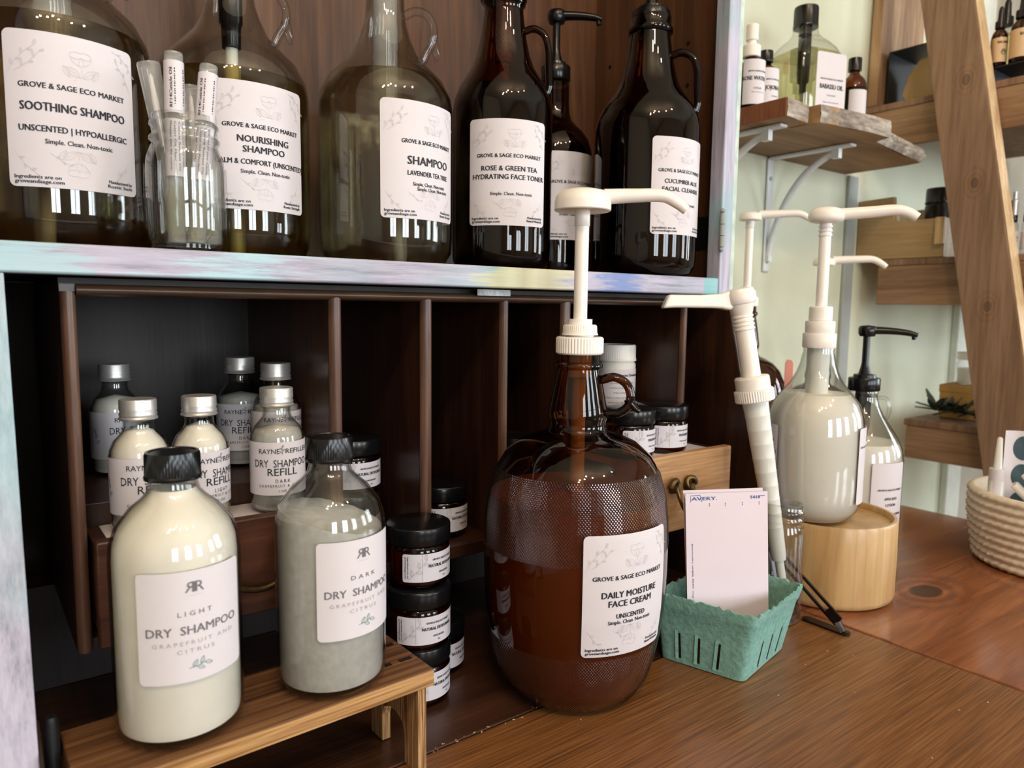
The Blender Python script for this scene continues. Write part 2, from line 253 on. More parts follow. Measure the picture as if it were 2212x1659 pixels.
# ------------------------------------------------------------------ mesh helpers
class MB:
    def __init__(s): s.v = []; s.f = []
    def add(s, vs, fs):
        k = len(s.v); s.v += [tuple(v) for v in vs]; s.f += [tuple(i+k for i in f) for f in fs]; return s
    def box(s, x0, x1, y0, y1, z0, z1):
        vs = [(x, y, z) for z in (z0, z1) for y in (y0, y1) for x in (x0, x1)]
        return s.add(vs, [(0, 2, 3, 1), (4, 5, 7, 6), (0, 1, 5, 4), (2, 6, 7, 3), (0, 4, 6, 2), (1, 3, 7, 5)])
    def obox(s, o, a, b, c):
        """box from corner o with edge vectors a, b, c"""
        o, a, b, c = map(Vector, (o, a, b, c)); vs = [o+i*a+j*b+k*c for k in (0, 1) for j in (0, 1) for i in (0, 1)]
        return s.add(vs, [(0, 2, 3, 1), (4, 5, 7, 6), (0, 1, 5, 4), (2, 6, 7, 3), (0, 4, 6, 2), (1, 3, 7, 5)])
    def lathe(s, prof, seg=48, rib=None, sq=None, cx=0, cy=0):
        """prof: [(r, z)]; rib=(z0, z1, amp): every other column pushed in; sq=(n, rot): superellipse cross-section"""
        vs = []; fs = []; idx = []
        for r, z in prof:
            if r < 1e-6: idx.append([len(vs)]); vs.append((cx, cy, z)); continue
            row = []
            for i in range(seg):
                a = 2*PI*i/seg; q = r
                if rib and rib[0] <= z <= rib[1] and i % 2: q = r-rib[2]
                if sq:
                    ca, sa = abs(math.cos(a-sq[1])), abs(math.sin(a-sq[1])); q *= 1/((ca**sq[0]+sa**sq[0])**(1/sq[0]))
                row.append(len(vs)); vs.append((cx+q*math.cos(a), cy+q*math.sin(a), z))
            idx.append(row)
        for p, n in zip(idx, idx[1:]):
            if len(p) == 1 and len(n) == 1: continue
            for i in range(seg):
                j = (i+1) % seg
                if len(p) == 1: fs.append((p[0], n[j], n[i]))
                elif len(n) == 1: fs.append((p[i], p[j], n[0]))
                else: fs.append((p[i], p[j], n[j], n[i]))
        return s.add(vs, fs)
    def cyl(s, r, z0, z1, seg=40, rib=0, bev=0, cx=0, cy=0):
        b = bev or min(r, z1-z0)*.08
        return s.lathe([(0, z0), (r-b, z0), (r, z0+b), (r, z1-b), (r-b, z1), (0, z1)], seg, (z0+b*.9, z1-b*.9, rib) if rib else None, cx=cx, cy=cy)
    def tube(s, pts, rad, seg=14, cap=True, flat=1.0):
        pts = [Vector(p) for p in pts]; n = len(pts); rad = [rad]*n if isinstance(rad, (int, float)) else rad
        vs = []; fs = []; up = None
        for i, p in enumerate(pts):
            t = (pts[min(i+1, n-1)]-pts[max(i-1, 0)]).normalized()
            if up is None: up = Vector((0, 0, 1)) if abs(t.z) < .9 else Vector((1, 0, 0))
            a = t.cross(up).normalized(); b = a.cross(t).normalized(); up = b
            for k in range(seg):
                q = 2*PI*k/seg; vs.append(p+a*math.cos(q)*rad[i]+b*math.sin(q)*rad[i]*flat)
        for i in range(n-1):
            for k in range(seg):
                j = (k+1) % seg; fs.append((i*seg+k, i*seg+j, (i+1)*seg+j, (i+1)*seg+k))
        if cap: fs.append(tuple(reversed(range(seg)))); fs.append(tuple(range((n-1)*seg, n*seg)))
        return s.add(vs, fs)
    def prism(s, poly, a0, a1, axis=2):
        """extrude a 2-D polygon along axis (0: poly is (y,z); 1: (x,z); 2: (x,y))"""
        mk = {0: lambda p, a: (a, p[0], p[1]), 1: lambda p, a: (p[0], a, p[1]), 2: lambda p, a: (p[0], p[1], a)}[axis]
        n = len(poly); vs = [mk(p, a0) for p in poly]+[mk(p, a1) for p in poly]
        fs = [tuple(range(n)), tuple(reversed(range(n, 2*n)))]+[(i, n+i, n+(i+1) % n, (i+1) % n) for i in range(n)]
        return s.add(vs, fs)
    def build(s, name, mat, parent=None, smooth=35, bevel=0, recalc=True, seg=2):
        me = bpy.data.meshes.new(name); me.from_pydata(s.v, [], s.f)
        if recalc:
            b = bmesh.new(); b.from_mesh(me); bmesh.ops.recalc_face_normals(b, faces=b.faces); b.to_mesh(me); b.free()
        me.materials.append(M[mat])
        if smooth:
            for p in me.polygons: p.use_smooth = True
            me.set_sharp_from_angle(angle=R_(smooth))
        o = bpy.data.objects.new(name, me); COL.objects.link(o)
        if parent: o.parent = parent
        if bevel:
            m = o.modifiers.new('bevel', 'BEVEL'); m.width = bevel; m.segments = seg; m.limit_method = 'ANGLE'; m.angle_limit = R_(40); m.harden_normals = False
        return o
def tag(o, label, cat, group=None, kind=None):
    o['label'] = label; o['category'] = cat
    if group: o['group'] = group
    if kind: o['kind'] = kind
    return o
def thing(name, label, cat, loc=(0, 0, 0), rz=0, group=None):
    o = bpy.data.objects.new(name, None); COL.objects.link(o); o.location = loc; o.rotation_euler = (0, 0, rz); o.empty_display_size = .02
    return tag(o, label, cat, group)
def struct(o): o['kind'] = 'structure'; return o
def kids(o): return [c for c in bpy.data.objects if c.parent == o]
def copy_tree(o, parent=None):
    c = o.copy(); COL.objects.link(c)
    if parent: c.parent = parent
    for ch in kids(o): copy_tree(ch, c)
    return c
def smooth_path(pts, n=6):
    """Catmull-Rom through pts"""
    P = [Vector(p) for p in pts]; P = [P[0]*2-P[1]]+P+[P[-1]*2-P[-2]]; o = []
    for i in range(1, len(P)-2):
        for k in range(n):
            t = k/n; a, b, c, d = P[i-1:i+3]
            o.append(.5*((2*b)+(c-a)*t+(2*a-5*b+4*c-d)*t*t+(3*b-a-3*c+d)*t**3))
    o.append(P[-2]); return o
def interp(prof, z):
    ps = [p for p in prof]
    for (r0, z0), (r1, z1) in zip(ps, ps[1:]):
        if z0 <= z <= z1 and z1 > z0: return r0+(r1-r0)*(z-z0)/(z1-z0)
    return ps[-1][0]
# ------------------------------------------------------------------ lettering
_TXT = {}
def text_geo(s, bold=0, space=1.0):
    key = (s, bold, space)
    if key in _TXT: return _TXT[key]
    cu = bpy.data.curves.new('lettering_source', 'FONT'); cu.body = s; cu.size = 1; cu.offset = bold; cu.space_character = space; cu.resolution_u = 2; cu.fill_mode = 'FRONT'
    o = bpy.data.objects.new('lettering_source', cu); COL.objects.link(o)
    bpy.context.view_layer.update()
    me = bpy.data.meshes.new_from_object(o.evaluated_get(bpy.context.evaluated_depsgraph_get()))
    vs = [(v.co.x, v.co.y) for v in me.vertices]; fs = [tuple(p.vertices) for p in me.polygons]
    bpy.data.objects.remove(o); bpy.data.curves.remove(cu); bpy.data.meshes.remove(me)
    _TXT[key] = (vs, fs); return vs, fs
def _cap():
    vs, _ = text_geo('H'); return max(v[1] for v in vs)-min(v[1] for v in vs)
CAP = _cap()
def T(s, cx, y, w, cap, ink='ink', bold=.05, rot=0, align='c', space=1.0, flip=False):
    """a line of lettering: width w, capital height cap, baseline y; returns (ink, verts2d, faces)"""
    heavy = bold if bold > 0 else 0; vs, fs = text_geo(s, 0, space); x0 = min(v[0] for v in vs); x1 = max(v[0] for v in vs)
    kx = w/(x1-x0); ky = cap/CAP; off = {'c': -w/2, 'l': 0, 'r': -w}[align]
    p = [((v[0]-x0)*kx+off, v[1]*ky) for v in vs]
    if heavy:   # a heavier stroke: the same outline printed twice, a hair apart
        n0 = len(p); e = cap*heavy; p = [(a-e, b) for a, b in p]+[(a+e, b+e*.4) for a, b in p]; fs = list(fs)+[tuple(i+n0 for i in f) for f in fs]
    if flip: p = [(-a-(0 if align == 'c' else 0), b) for a, b in p]
    if rot: c, s_ = math.cos(R_(rot)), math.sin(R_(rot)); p = [(a*c-b*s_, a*s_+b*c) for a, b in p]
    return (ink, [(a+cx, b+y) for a, b in p], fs)
def line2(pts, w, ink='art'):
    vs = []; fs = []; n = len(pts)
    for i, p in enumerate(pts):
        a = pts[max(i-1, 0)]; b = pts[min(i+1, n-1)]; dx, dy = b[0]-a[0], b[1]-a[1]; l = math.hypot(dx, dy) or 1
        vs += [(p[0]-dy/l*w/2, p[1]+dx/l*w/2), (p[0]+dy/l*w/2, p[1]-dx/l*w/2)]
    for i in range(n-1): fs.append((2*i, 2*i+1, 2*i+3, 2*i+2))
    return (ink, vs, fs)
def rect2(x0, x1, y0, y1, ink='ink'): return (ink, [(x0, y0), (x1, y0), (x1, y1), (x0, y1)], [(0, 1, 2, 3)])
def leaf2(x, y, a, l, wd, lw, ink='art'):
    c, s = math.cos(a), math.sin(a); o = []
    for sg in (1, -1):
        o.append(line2([(x+c*l*t-s*sg*wd*math.sin(PI*t), y+s*l*t+c*sg*wd*math.sin(PI*t)) for t in (0, .2, .4, .6, .8, 1)], lw, ink))
    o.append(line2([(x, y), (x+c*l*.8, y+s*l*.8)], lw*.7, ink)); return o
def flower2(cx, cy, s, lw, up=1):
    o = []
    f = lambda pts: o.append(line2([(cx+x*s, cy+y*s*up) for x, y in pts], lw))
    f([(-.9, .35), (-.95, .75), (-.5, .95), (-.1, .85), (.3, 1.0), (.8, .85), (.95, .4), (.6, -.1), (.15, -.35), (-.3, -.3), (-.75, 0), (-.9, .35)])
    f([(-.9, .4), (-.4, .25), (0, .45), (.4, .3), (.9, .45)]); f([(-.2, -.3), (-.15, .1), (0, .4), (.25, .1), (.2, -.3)]); f([(0, -.35), (.03, -.9), (0, -1.5)])
    for sg in (1, -1):
        for q in leaf2(cx+sg*.1*s, cy-1.45*s*up, (PI/2-sg*.95)*up, 1.5*s, .32*s, lw): o.append(q)
        for q in leaf2(cx+sg*1.0*s, cy-1.5*s*up, (PI/2-sg*.5)*up, 1.1*s, .25*s, lw): o.append(q)
    return o
def sprig2(x, y, a, l, lw, n=5, bend=.35, ink='art', lf=.16):
    pts = []; o = []; px, py, q = x, y, a
    for i in range(n+1):
        pts.append((px, py)); px += math.cos(q)*l/n; py += math.sin(q)*l/n; q += bend/n
        if i: 
            sg = 1 if i % 2 else -1; o += leaf2(pts[-1][0], pts[-1][1], q+sg*.8, l*lf, l*lf*.22, lw, ink)
    o.append(line2(pts, lw, ink)); return o
def stick(parent, name, outline_cols, items, fn, mat='label', off=.0003, rows=2):
    """a sticker: outline_cols [(x, ylo, yhi)], fn(x, y, lift) -> 3-D point; items are printed on top as lettering / line art"""
    mb = MB(); vs = []; fs = []
    for i, (x, a, b) in enumerate(outline_cols):
        vs += [fn(x, a+(b-a)*j/rows, off) for j in range(rows+1)]
        if i: k = (rows+1)*i; fs += [(k-rows-1+j, k+j, k+j+1, k-rows+j) for j in range(rows)]
    mb.add(vs, fs); lab = mb.build(name, mat, parent, smooth=60, recalc=False)
    inks = {}
    for ink, v2, f2 in items: inks.setdefault(ink, MB()).add([fn(x, y, off+.0003) for x, y in v2], f2)
    for ink, m in inks.items(): m.build('line_art' if ink in ('art', 'ink_pale') else 'lettering', ink, lab, smooth=0, recalc=False)
    return lab
def cols(w, h, r, n=18):
    xs = sorted(set([-w/2+r*(1-math.cos(t*PI/8)) for t in range(5)]+[w/2-r*(1-math.cos(t*PI/8)) for t in range(5)]+[-w/2+r+(w-2*r)*i/n for i in range(n+1)]))
    o = []
    for x in xs:
        e = max(0, abs(x)-(w/2-r)); d = r-math.sqrt(max(0, r*r-e*e)); o.append((x, -h/2+d, h/2-d))
    return o
def cyl_label(parent, rf, phi, zc, w, h, items, r=.004, mat='label', name='label'):
    """phi: direction the label's centre faces, degrees"""
    rr = rf(zc) if callable(rf) else rf
    def fn(x, y, l):
        q = (rf(zc+y) if callable(rf) else rf)+l; a = R_(phi)+x/rr; return (q*math.cos(a), q*math.sin(a), zc+y)
    return stick(parent, name, cols(w, h, r), items, fn, mat, rows=24 if callable(rf) else 2)
def flat_label(parent, o, ux, uy, w, h, items, r=.002, mat='label', name='label'):
    o, ux, uy = Vector(o), Vector(ux).normalized(), Vector(uy).normalized(); n = ux.cross(uy)
    return stick(parent, name, cols(w, h, r, 2), items, lambda x, y, l: o+ux*x+uy*y+n*l, mat)
def grove(w, h, lines, maker=None, foot=True, cx=0, brand=.80, simple=(.725, .52, 0), double=False, brandw=None):
    """a market label: floral bands, the shop line, title lines [(text, width, cap, y from the top)], footers"""
    Y = lambda f: h/2-f*h; lw = .00022; o = []
    o.append(line2([(-w/2+.001, Y(.285)), (0, Y(.28)), (w/2-.001, Y(.285))], lw)); o.append(line2([(-w/2+.001, Y(.755)), (0, Y(.75)), (w/2-.001, Y(.755))], lw))
    o += flower2(cx+w*.05, Y(.16), w*.085, lw); o += flower2(cx, Y(.85), w*.085, lw, -1)
    o += sprig2(-w*.47, Y(.27), 1.05, h*.24, lw, 5, -.5); o += sprig2(w*.30, Y(.03), -.3, h*.2, lw, 5, -.9); o += sprig2(-w*.42, Y(.26), .55, h*.2, lw, 4, .5); o += sprig2(w*.46, Y(.27), 2.0, h*.2, lw, 4, .3)
    o += sprig2(-w*.45, Y(.77), -1.0, h*.2, lw, 4, .4); o += sprig2(w*.42, Y(.77), -2.1, h*.2, lw, 4, -.4); o += sprig2(-w*.2, Y(.77), -.7, h*.14, lw, 3, .4)
    o.append(T('GROVE & SAGE ECO MARKET', cx, Y(.36), w*brand, h*.034))
    for s, ww, cap, y in lines: o.append(T(s, cx, Y(y+cap*.12), w*ww, h*cap*1.25))
    if simple: o.append(T('Simple. Clean. Non-toxic', cx+w*simple[2], Y(simple[0]), w*simple[1], h*.030, bold=.035))
    if double: o.append(T('Simple. Clean. Non-toxic', cx+w*.05, Y(simple[0]+.04), w*simple[1], h*.030, bold=.035))
    if foot:
        o.append(T('Ingredients are on', -w*.46, Y(.945), w*.33, h*.023, align='l')); o.append(T('groveandsage.com', -w*.46, Y(.975), w*.35, h*.023, align='l'))
        if maker: o.append(T('Manufactured by', w*.45, Y(.93), w*.22, h*.021, align='r')); o.append(T(maker, w*.45, Y(.96), w*.23, h*.021, align='r'))
    return o
# ------------------------------------------------------------------ shared builders
def wall(P, d):
    """outer profile plus an inner wall d inside it, closed over the rim"""
    Q = list(P)
    while len(Q) > 2 and Q[-1][1] < Q[-2][1]: Q.pop()
    return Q+[(max(r-d, .0005), z) for r, z in reversed(Q) if z > 2.2*d and r > 2*d]+[(max(.001, Q[1][0]*.9), 2.2*d), (0, 2.2*d)]
def offset_prof(prof, d, z0, z1):
    """profile of what fills a vessel: d inside its wall, between heights z0 and z1"""
    o = [(0, z0)]; pr = [p for p in prof]
    zs = [z0]+[z for r, z in pr if z0+.0008 < z < z1-.0008]+[z1]
    last = -1
    for z in zs:
        if z <= last: continue
        last = z; o.append((max(.001, interp_up(pr, z)-d), z))
    o.append((0, z1)); return o
def interp_up(pr, z):
    best = None
    for (r0, a), (r1, b) in zip(pr, pr[1:]):
        if b > a and a <= z <= b: best = r0+(r1-r0)*(z-a)/(b-a)
    return best if best is not None else pr[-1][0]
def disc_pump(parent, z, phi, mat='white_plastic', collar=(.0194, .0141), hc=(.0141, .0083), stem=.0775, rs=.0056, rd=.0227, spout=.081, drop=.010, spr=.0075, disc_h=.023, mirror=1):
    """screw collar, stem and mushroom head with a long spout facing phi; z: underside of the collar"""
    c = MB(); c.cyl(collar[0], z, z+hc[0], 96, .0006, .0012); c.build('pump_collar', mat, parent)
    z1 = z+hc[0]+.0015; c = MB(); c.lathe([(0, z1), (collar[1]+.0008, z1), (collar[1], z1+.002), (collar[1]-.0004, z1+hc[1]-.001), (collar[1]-.0014, z1+hc[1]), (collar[1]*.7, z1+hc[1]), (collar[1]*.7, z1+hc[1]+.0045), (0, z1+hc[1]+.0045)], 96, (z1+.0015, z1+hc[1]-.0008, .0004)); c.cyl(collar[1]*.8, z+hc[0]-.001, z1+.001, 32); c.build('pump_neck_ring', mat, parent)
    z2 = z1+hc[1]+.004; z3 = z2+stem
    s = MB(); s.cyl(rs, z2-.003, z3, 28); s.cyl(rs*1.12, z3-.010, z3+.006, 28, .0003); s.build('pump_stem', mat, parent)
    a = R_(phi); ca, sa = math.cos(a), math.sin(a)
    h = MB(); zt = z3+.002; d = disc_h
    h.lathe([(rs*1.0, zt+.001), (rd*.5, zt+.003), (rd*.90, zt+.001), (rd*.97, zt), (rd, zt+.0008), (rd, zt+d*.35), (rd*.96, zt+d*.65), (rd*.8, zt+d*.88), (rd*.4, zt+d), (0, zt+d*1.02)], 48)
    h.build('pump_head', mat, parent)
    zs = zt+d*.66; P = smooth_path([(ca*rd*.75, sa*rd*.75, zs), (ca*spout*.5, sa*spout*.5, zs+.001), (ca*spout*.78, sa*spout*.78, zs+.0012), (ca*spout*.93, sa*spout*.93, zs-drop*.45), (ca*spout*1.02, sa*spout*1.02, zs-drop)], 5)
    n = len(P); rr = [spr*(1.15-.42*i/(n-1)) for i in range(n)]
    t = MB(); t.tube(P, rr, 16); t.build('pump_spout', mat, parent)
    return z3
def loop_handle(parent, phi, rz, r=.005, mat='glass_clear', name='handle', flat=.8):
    """handle through the points (radius, height) in the plane that faces phi"""
    a = R_(phi); P = smooth_path([(q*math.cos(a), q*math.sin(a), z) for q, z in rz], 5)
    m = MB(); m.tube(P, r, 12, flat=flat); return m.build(name, mat, parent)
def round_cap(parent, r, z0, z1, mat, rib=.0004, seg=96, name='cap'):
    m = MB(); b = (z1-z0)*.1
    m.lathe([(0, z0), (r*1.02, z0), (r*1.03, z0+b), (r, z0+b*1.5), (r*.99, z1-b), (r*.95, z1), (r*.85, z1), (r*.83, z1-b*.3), (0, z1-b*.3)], seg, (z0+b*1.4, z1-b*.9, rib)); return m.build(name, mat, parent)
# ================================================================== the room
def wall_with_holes(name, axis, pos, th, a0, a1, z0, z1, holes, mat='room'):
    m = MB(); cur = a0
    def bx(p, q, r, s):
        if q-p < 1e-4 or s-r < 1e-4: return
        m.box(p, q, pos, pos+th, r, s) if axis == 1 else m.box(pos, pos+th, p, q, r, s)
    for h0, h1, b, t in sorted(holes):
        bx(cur, h0, z0, z1); bx(h0, h1, z0, b); bx(h0, h1, t, z1); cur = h1
    bx(cur, a1, z0, z1); return struct(m.build(name, mat, smooth=0))
FZ, CZ = -.76, 2.0
m = MB(); m.box(-2.2, 3.8, -3.2, .9, FZ-.05, FZ); struct(m.build('floor', 'floorboards', smooth=0))
m = MB(); m.box(-2.2, 3.8, -3.2, .9, CZ, CZ+.05); struct(m.build('ceiling', 'room', smooth=0))
m = MB(); m.box(-2.2, 3.6, .745, .80, FZ, CZ); struct(m.build('wall_back', 'wall', smooth=0))
m = MB(); m.box(-2.05, -2.0, -3.0, .745, FZ, CZ); struct(m.build('wall_left', 'room', smooth=0))
wz0, wz1 = .045, 1.395
wall_with_holes('wall_front', 1, -3.05, .05, -2.0, 3.6, FZ, CZ, [(c-w/2, c+w/2, wz0, wz1) for c, w in FRONT_WIN])
wall_with_holes('wall_right', 0, 3.6, .05, -3.0, .745, FZ, CZ, [(c-w/2, c+w/2, wz0, wz1) for c, w in RIGHT_WIN])
def window(i, axis, pos, c, w):
    m = MB()
    def b(p, q, r, s, d=.03):
        m.box(p, q, pos, pos+d, r, s) if axis == 1 else m.box(pos, pos+d, p, q, r, s)
    for p in (c-w/2, c+w/2-.05, c-.02): b(p, p+(.05 if p != c-.02 else .04), wz0, wz1)
    for q in (wz0, wz1-.05, .78): b(c-w/2, c+w/2, q, q+.05)
    struct(m.build('window_%d' % i, 'white_trim', smooth=0))
k = 1
for c, w in FRONT_WIN: window(k, 1, -3.045, c, w); k += 1
for c, w in RIGHT_WIN: window(k, 0, 3.605, c, w); k += 1
m = MB(); m.box(1.855, 1.93, .728, .745, FZ, CZ); struct(m.build('trim_1', 'white_trim', smooth=0, bevel=.003))
m = MB(); m.box(1.352, 1.385, .738, .745, FZ, .5745); struct(m.build('gray_strip', 'plain_gray', smooth=0, bevel=.002))  # thin upright strip on the wall, grayer and darker than the plaster
m = MB(); m.box(1.93, 2.75, .735, .745, FZ, 1.35); struct(m.build('door_1', 'room', smooth=0))

# ================================================================== the slant-front desk
desk = thing('secretary_desk', 'dark wooden slant-front desk with open writing lid and pigeonholes', 'desk', (0, 0, 0))
def part(mb, name, mat, parent, **k): return mb.build(name, mat, parent, **k)
m = MB(); m.box(.002, .706, .055, .428, -.018, 0); part(m, 'writing_lid', 'lid_wood', desk, bevel=.0015)['label'] = 'mid brown writing lid folded down flat'
m = MB(); m.box(.022, .690, .430, .735, -.018, -.0004); part(m, 'desk_floor', 'floor_wood', desk, bevel=.001)
SIDE = [(.430, -.018), (.430, .0), (.511, .3355), (.735, .3355), (.735, -.018)]
for x0, x1 in ((.002, .022), (.690, .706)):
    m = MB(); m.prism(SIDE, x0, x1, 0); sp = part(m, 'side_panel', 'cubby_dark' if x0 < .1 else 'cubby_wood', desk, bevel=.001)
    # painted face of the slanted front edge
    m = MB(); y0, z0, y1, z1 = .4296, .0, .5106, .3355; m.obox((x0-.0004, y0, z0), (x1-x0+.0008, 0, 0), (0, y1-y0, z1-z0), (0, -.0022, .0005))
    part(m, 'painted_edge', 'paint_vert', sp, bevel=.0005)
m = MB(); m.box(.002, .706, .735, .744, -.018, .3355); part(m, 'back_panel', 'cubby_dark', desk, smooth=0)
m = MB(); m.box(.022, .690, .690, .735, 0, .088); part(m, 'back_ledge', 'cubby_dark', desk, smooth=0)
# legs and case under the lid level
m = MB(); m.box(.002, .706, .435, .740, -.30, -.0185); part(m, 'desk_case', 'cubby_dark', desk, smooth=0)
for x in (.012, .656):
    for y in (.445, .69): m = MB(); m.box(x, x+.04, y, y+.04, FZ, -.30); part(m, 'leg', 'cubby_dark', desk, bevel=.003)
# pigeonholes
DV = [(.0515, .0602), (.2282, .2384), (.3092, .3199), (.3915, .4004), (.4643, .4762), (.6409, .6495)]
for a, b in DV:
    m = MB(); m.box(a, b, .5365, .732, .0907, .3312); d = part(m, 'divider', 'cubby_wood', desk, smooth=0)
    m = MB(); n = 10; m.prism([(a+(b-a)*(.5-.5*math.cos(PI*i/n)), .5366-.0055*math.sin(PI*i/n)) for i in range(n+1)]+[(b, .5372), (a, .5372)], .0907, .3265, 2); part(m, 'rounded_front', 'trim_wood', d, smooth=50)
m = MB(); m.box(.0515, .6495, .5395, .732, .3312, .3352); part(m, 'organizer_top', 'cubby_dark', desk, smooth=0)
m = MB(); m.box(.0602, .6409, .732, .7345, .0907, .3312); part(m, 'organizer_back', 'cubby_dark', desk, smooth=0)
n = 10; m = MB(); m.prism([(.540-.010*math.sin(PI*i/n), .3235+.008*(.5-.5*math.cos(PI*i/n))) for i in range(n+1)]+[(.545, .3315), (.545, .3235)], .0605, .6405, 0); tm = part(m, 'top_moulding', 'moulding_wood', desk, smooth=60)
m = MB(); m.box(.3625, .3985, .5288, .5296, .3298, .3352); part(m, 'tape_strip', 'tape', tm, smooth=0)['label'] = 'silver tape strip'
for a, b in ((.2384, .3092), (.3199, .3915), (.4004, .4643)):
    m = MB(); m.box(a, b, .5375, .732, .094, .106); part(m, 'pigeonhole_floor', 'cubby_wood', desk, bevel=.001)
for a, b in ((.0602, .2282), (.4762, .6409)):
    m = MB(); m.box(a, b, .574, .732, .162, .180 if a < .1 else .174); part(m, 'pigeonhole_floor', 'cubby_wood', desk, bevel=.001)
    m = MB(); m.box(a, b, .540, .732, .0907, .0965); part(m, 'drawer_runner', 'cubby_dark', desk, smooth=0)
def drawer(x0, x1, yf, zt, paper, mat):
    m = MB(); m.box(x0, x1, yf, yf+.010, .098, zt); d = part(m, 'drawer', mat, desk, bevel=.0015)
    m = MB()
    for a in (x0+.002, x1-.010): m.box(a, a+.008, yf+.010, .70, .1, zt-.0015 if False else .160)
    m.box(x0+.002, x1-.002, yf+.010, .70, .1, .104); m.box(x0+.002, x1-.002, .694, .70, .1, .158); part(m, 'drawer_box', mat, d, bevel=.0008)
    m = MB(); m.box(x0+.0015, x1-.0015, yf+.0101, .5735, .160, paper-.0006); part(m, 'drawer_tray', 'cubby_wood', d, smooth=0)
    m = MB(); m.box(x0+.010, x1-.014, yf+.0145, .571, paper-.0006, paper); part(m, 'liner', 'label', d, smooth=0)['label'] = 'pale paper liner'
    return d
dl = drawer(.0615, .2272, .5130, .1688, .1640, 'drawer_dark'); dr = drawer(.4785, .6505, .4685, .1765, .1725, 'drawer_wood')
def bail_pull(parent, cx, yf, z, s):
    """an old scrolled bail handle with two curled mounts"""
    m = MB(); P = smooth_path([(cx-.030*s, yf-.006, z+.004), (cx-.034*s, yf-.012, z-.006), (cx-.020*s, yf-.014, z-.016), (cx, yf-.014, z-.020), (cx+.020*s, yf-.014, z-.016), (cx+.034*s, yf-.012, z-.006), (cx+.030*s, yf-.006, z+.004)], 6)
    m.tube(P, .0022, 10)
    for sg in (-1, 1):
        sp = [(cx+sg*(.030*s+.0075*math.cos(t)*(1-t/8)), yf-.004-.001*math.sin(t*2), z+.006+.0085*math.sin(t)*(1-t/9)) for t in [i*.45 for i in range(15)]]
        m.tube(sp, [.0030-.0001*i for i in range(15)], 8); m.lathe([(0, -.004), (.0052, -.003), (.0052, .003), (0, .0045)], 14, cx=0, cy=0) if False else None
        m.tube([(cx+sg*.030*s, yf+.0005, z+.004), (cx+sg*.030*s, yf-.008, z+.004)], [.006, .0035], 12)
    m.build('drawer_pull', 'bronze', parent, smooth=50)
bail_pull(dl, .160, .513, .141, .75); bail_pull(dr, .5685, .4685, .139, .36)
# lid stay: slotted arm, foot plate screwed to the lid
def stay(x):
    m = MB(); y0, z0, y1, z1 = .360, .010, .462, .082; d = Vector((0, y1-y0, z1-z0)); L = d.length; d.normalize(); nrm = Vector((0, -d.z, d.y)); h = .0062
    o = Vector((x, y0, z0))
    def bar(a, b, c, e): m.obox(o+d*a+nrm*c, (.0022, 0, 0), d*(b-a), nrm*(e-c))
    bar(.014, L-.006, h*.45, h); bar(.014, L-.006, -h, -h*.45); bar(0, .0155, -h, h); bar(L-.0075, L+.004, -h, h)
    ob = part(m, 'lid_stay', 'stay_metal', desk, bevel=.0005)
    m = MB(); pl = [(x+.001+.0055*math.cos(t)*1.0, .3735+(.0205*math.copysign(1, math.sin(t)) if abs(math.sin(t)) > .2 else 0)+.005*math.sin(t)) for t in [2*PI*i/24 for i in range(24)]]
    m.prism(pl, .0003, .0022, 2); m.tube([(x+.0011, .355, .002), (x+.0011, .358, .006), (x+.0011, .361, .010)], [.0055, .0048, .0062], 10, flat=.3); part(m, 'foot_plate', 'stay_metal', ob, smooth=40)
    for yy in (.352, .394): m = MB(); m.cyl(.0026, .0021, .0030, 16, cx=x+.001, cy=yy); part(m, 'screw', 'stay_metal', ob)
stay(.6872); stay(.0224)

# ================================================================== the hutch on the desk
hutch = thing('hutch_cabinet', 'doorless hutch cabinet with a brushed lavender and teal frame', 'cabinet', (0, 0, .3360))
H0 = .3360
def zz(a): return a-H0
m = MB(); m.box(-.040, .672, .5105, .528, zz(.3362), zz(.3545)); part(m, 'front_rail', 'paint', hutch, bevel=.0016)['label'] = 'rail brushed with lavender, teal, yellow and blue paint'
m = MB(); m.box(.6722, .6915, .5100, .528, zz(.3362), zz(.98)); st = part(m, 'front_stile', 'paint_vert', hutch, bevel=.0012)
m = MB(); m.prism([(.6916, .5115), (.7040, .5150), (.7056, .528), (.6916, .528)], zz(.3362), zz(.98), 2); part(m, 'worn_edge', 'paint_teal', st, bevel=.0008)
m = MB(); m.box(-.040, -.020, .5098, .528, zz(.355), zz(.98)); part(m, 'front_stile', 'paint_vert', hutch, bevel=.0012)
m = MB(); m.box(-.040, .706, .528, .742, zz(.3362), zz(.3535)); part(m, 'bottom_board', 'cubby_wood', hutch, smooth=0)
m = MB(); m.box(-.040, -.023, .528, .742, zz(.3535), zz(.98)); part(m, 'side_panel', 'hutch_wood', hutch, smooth=0)
m = MB(); m.box(.684, .702, .528, .742, zz(.3535), zz(.98)); part(m, 'side_panel', 'hutch_wood', hutch, smooth=0)
m = MB(); m.box(-.023, .684, .729, .742, zz(.3535), zz(.98)); part(m, 'back_panel', 'hutch_wood', hutch, smooth=0)
m = MB(); m.box(-.040, .706, .512, .742, zz(.98), zz(.998)); part(m, 'top_board', 'hutch_wood', hutch, smooth=0)
for yy, z in ((.5754, .623), (.5745, .576), (.699, .5786), (.7017, .6273)):
    m = MB(); m.tube([(.6841, yy, zz(z)), (.6836, yy, zz(z))], .0026, 12); part(m, 'pin_hole', 'liq_dark', hutch, smooth=0)
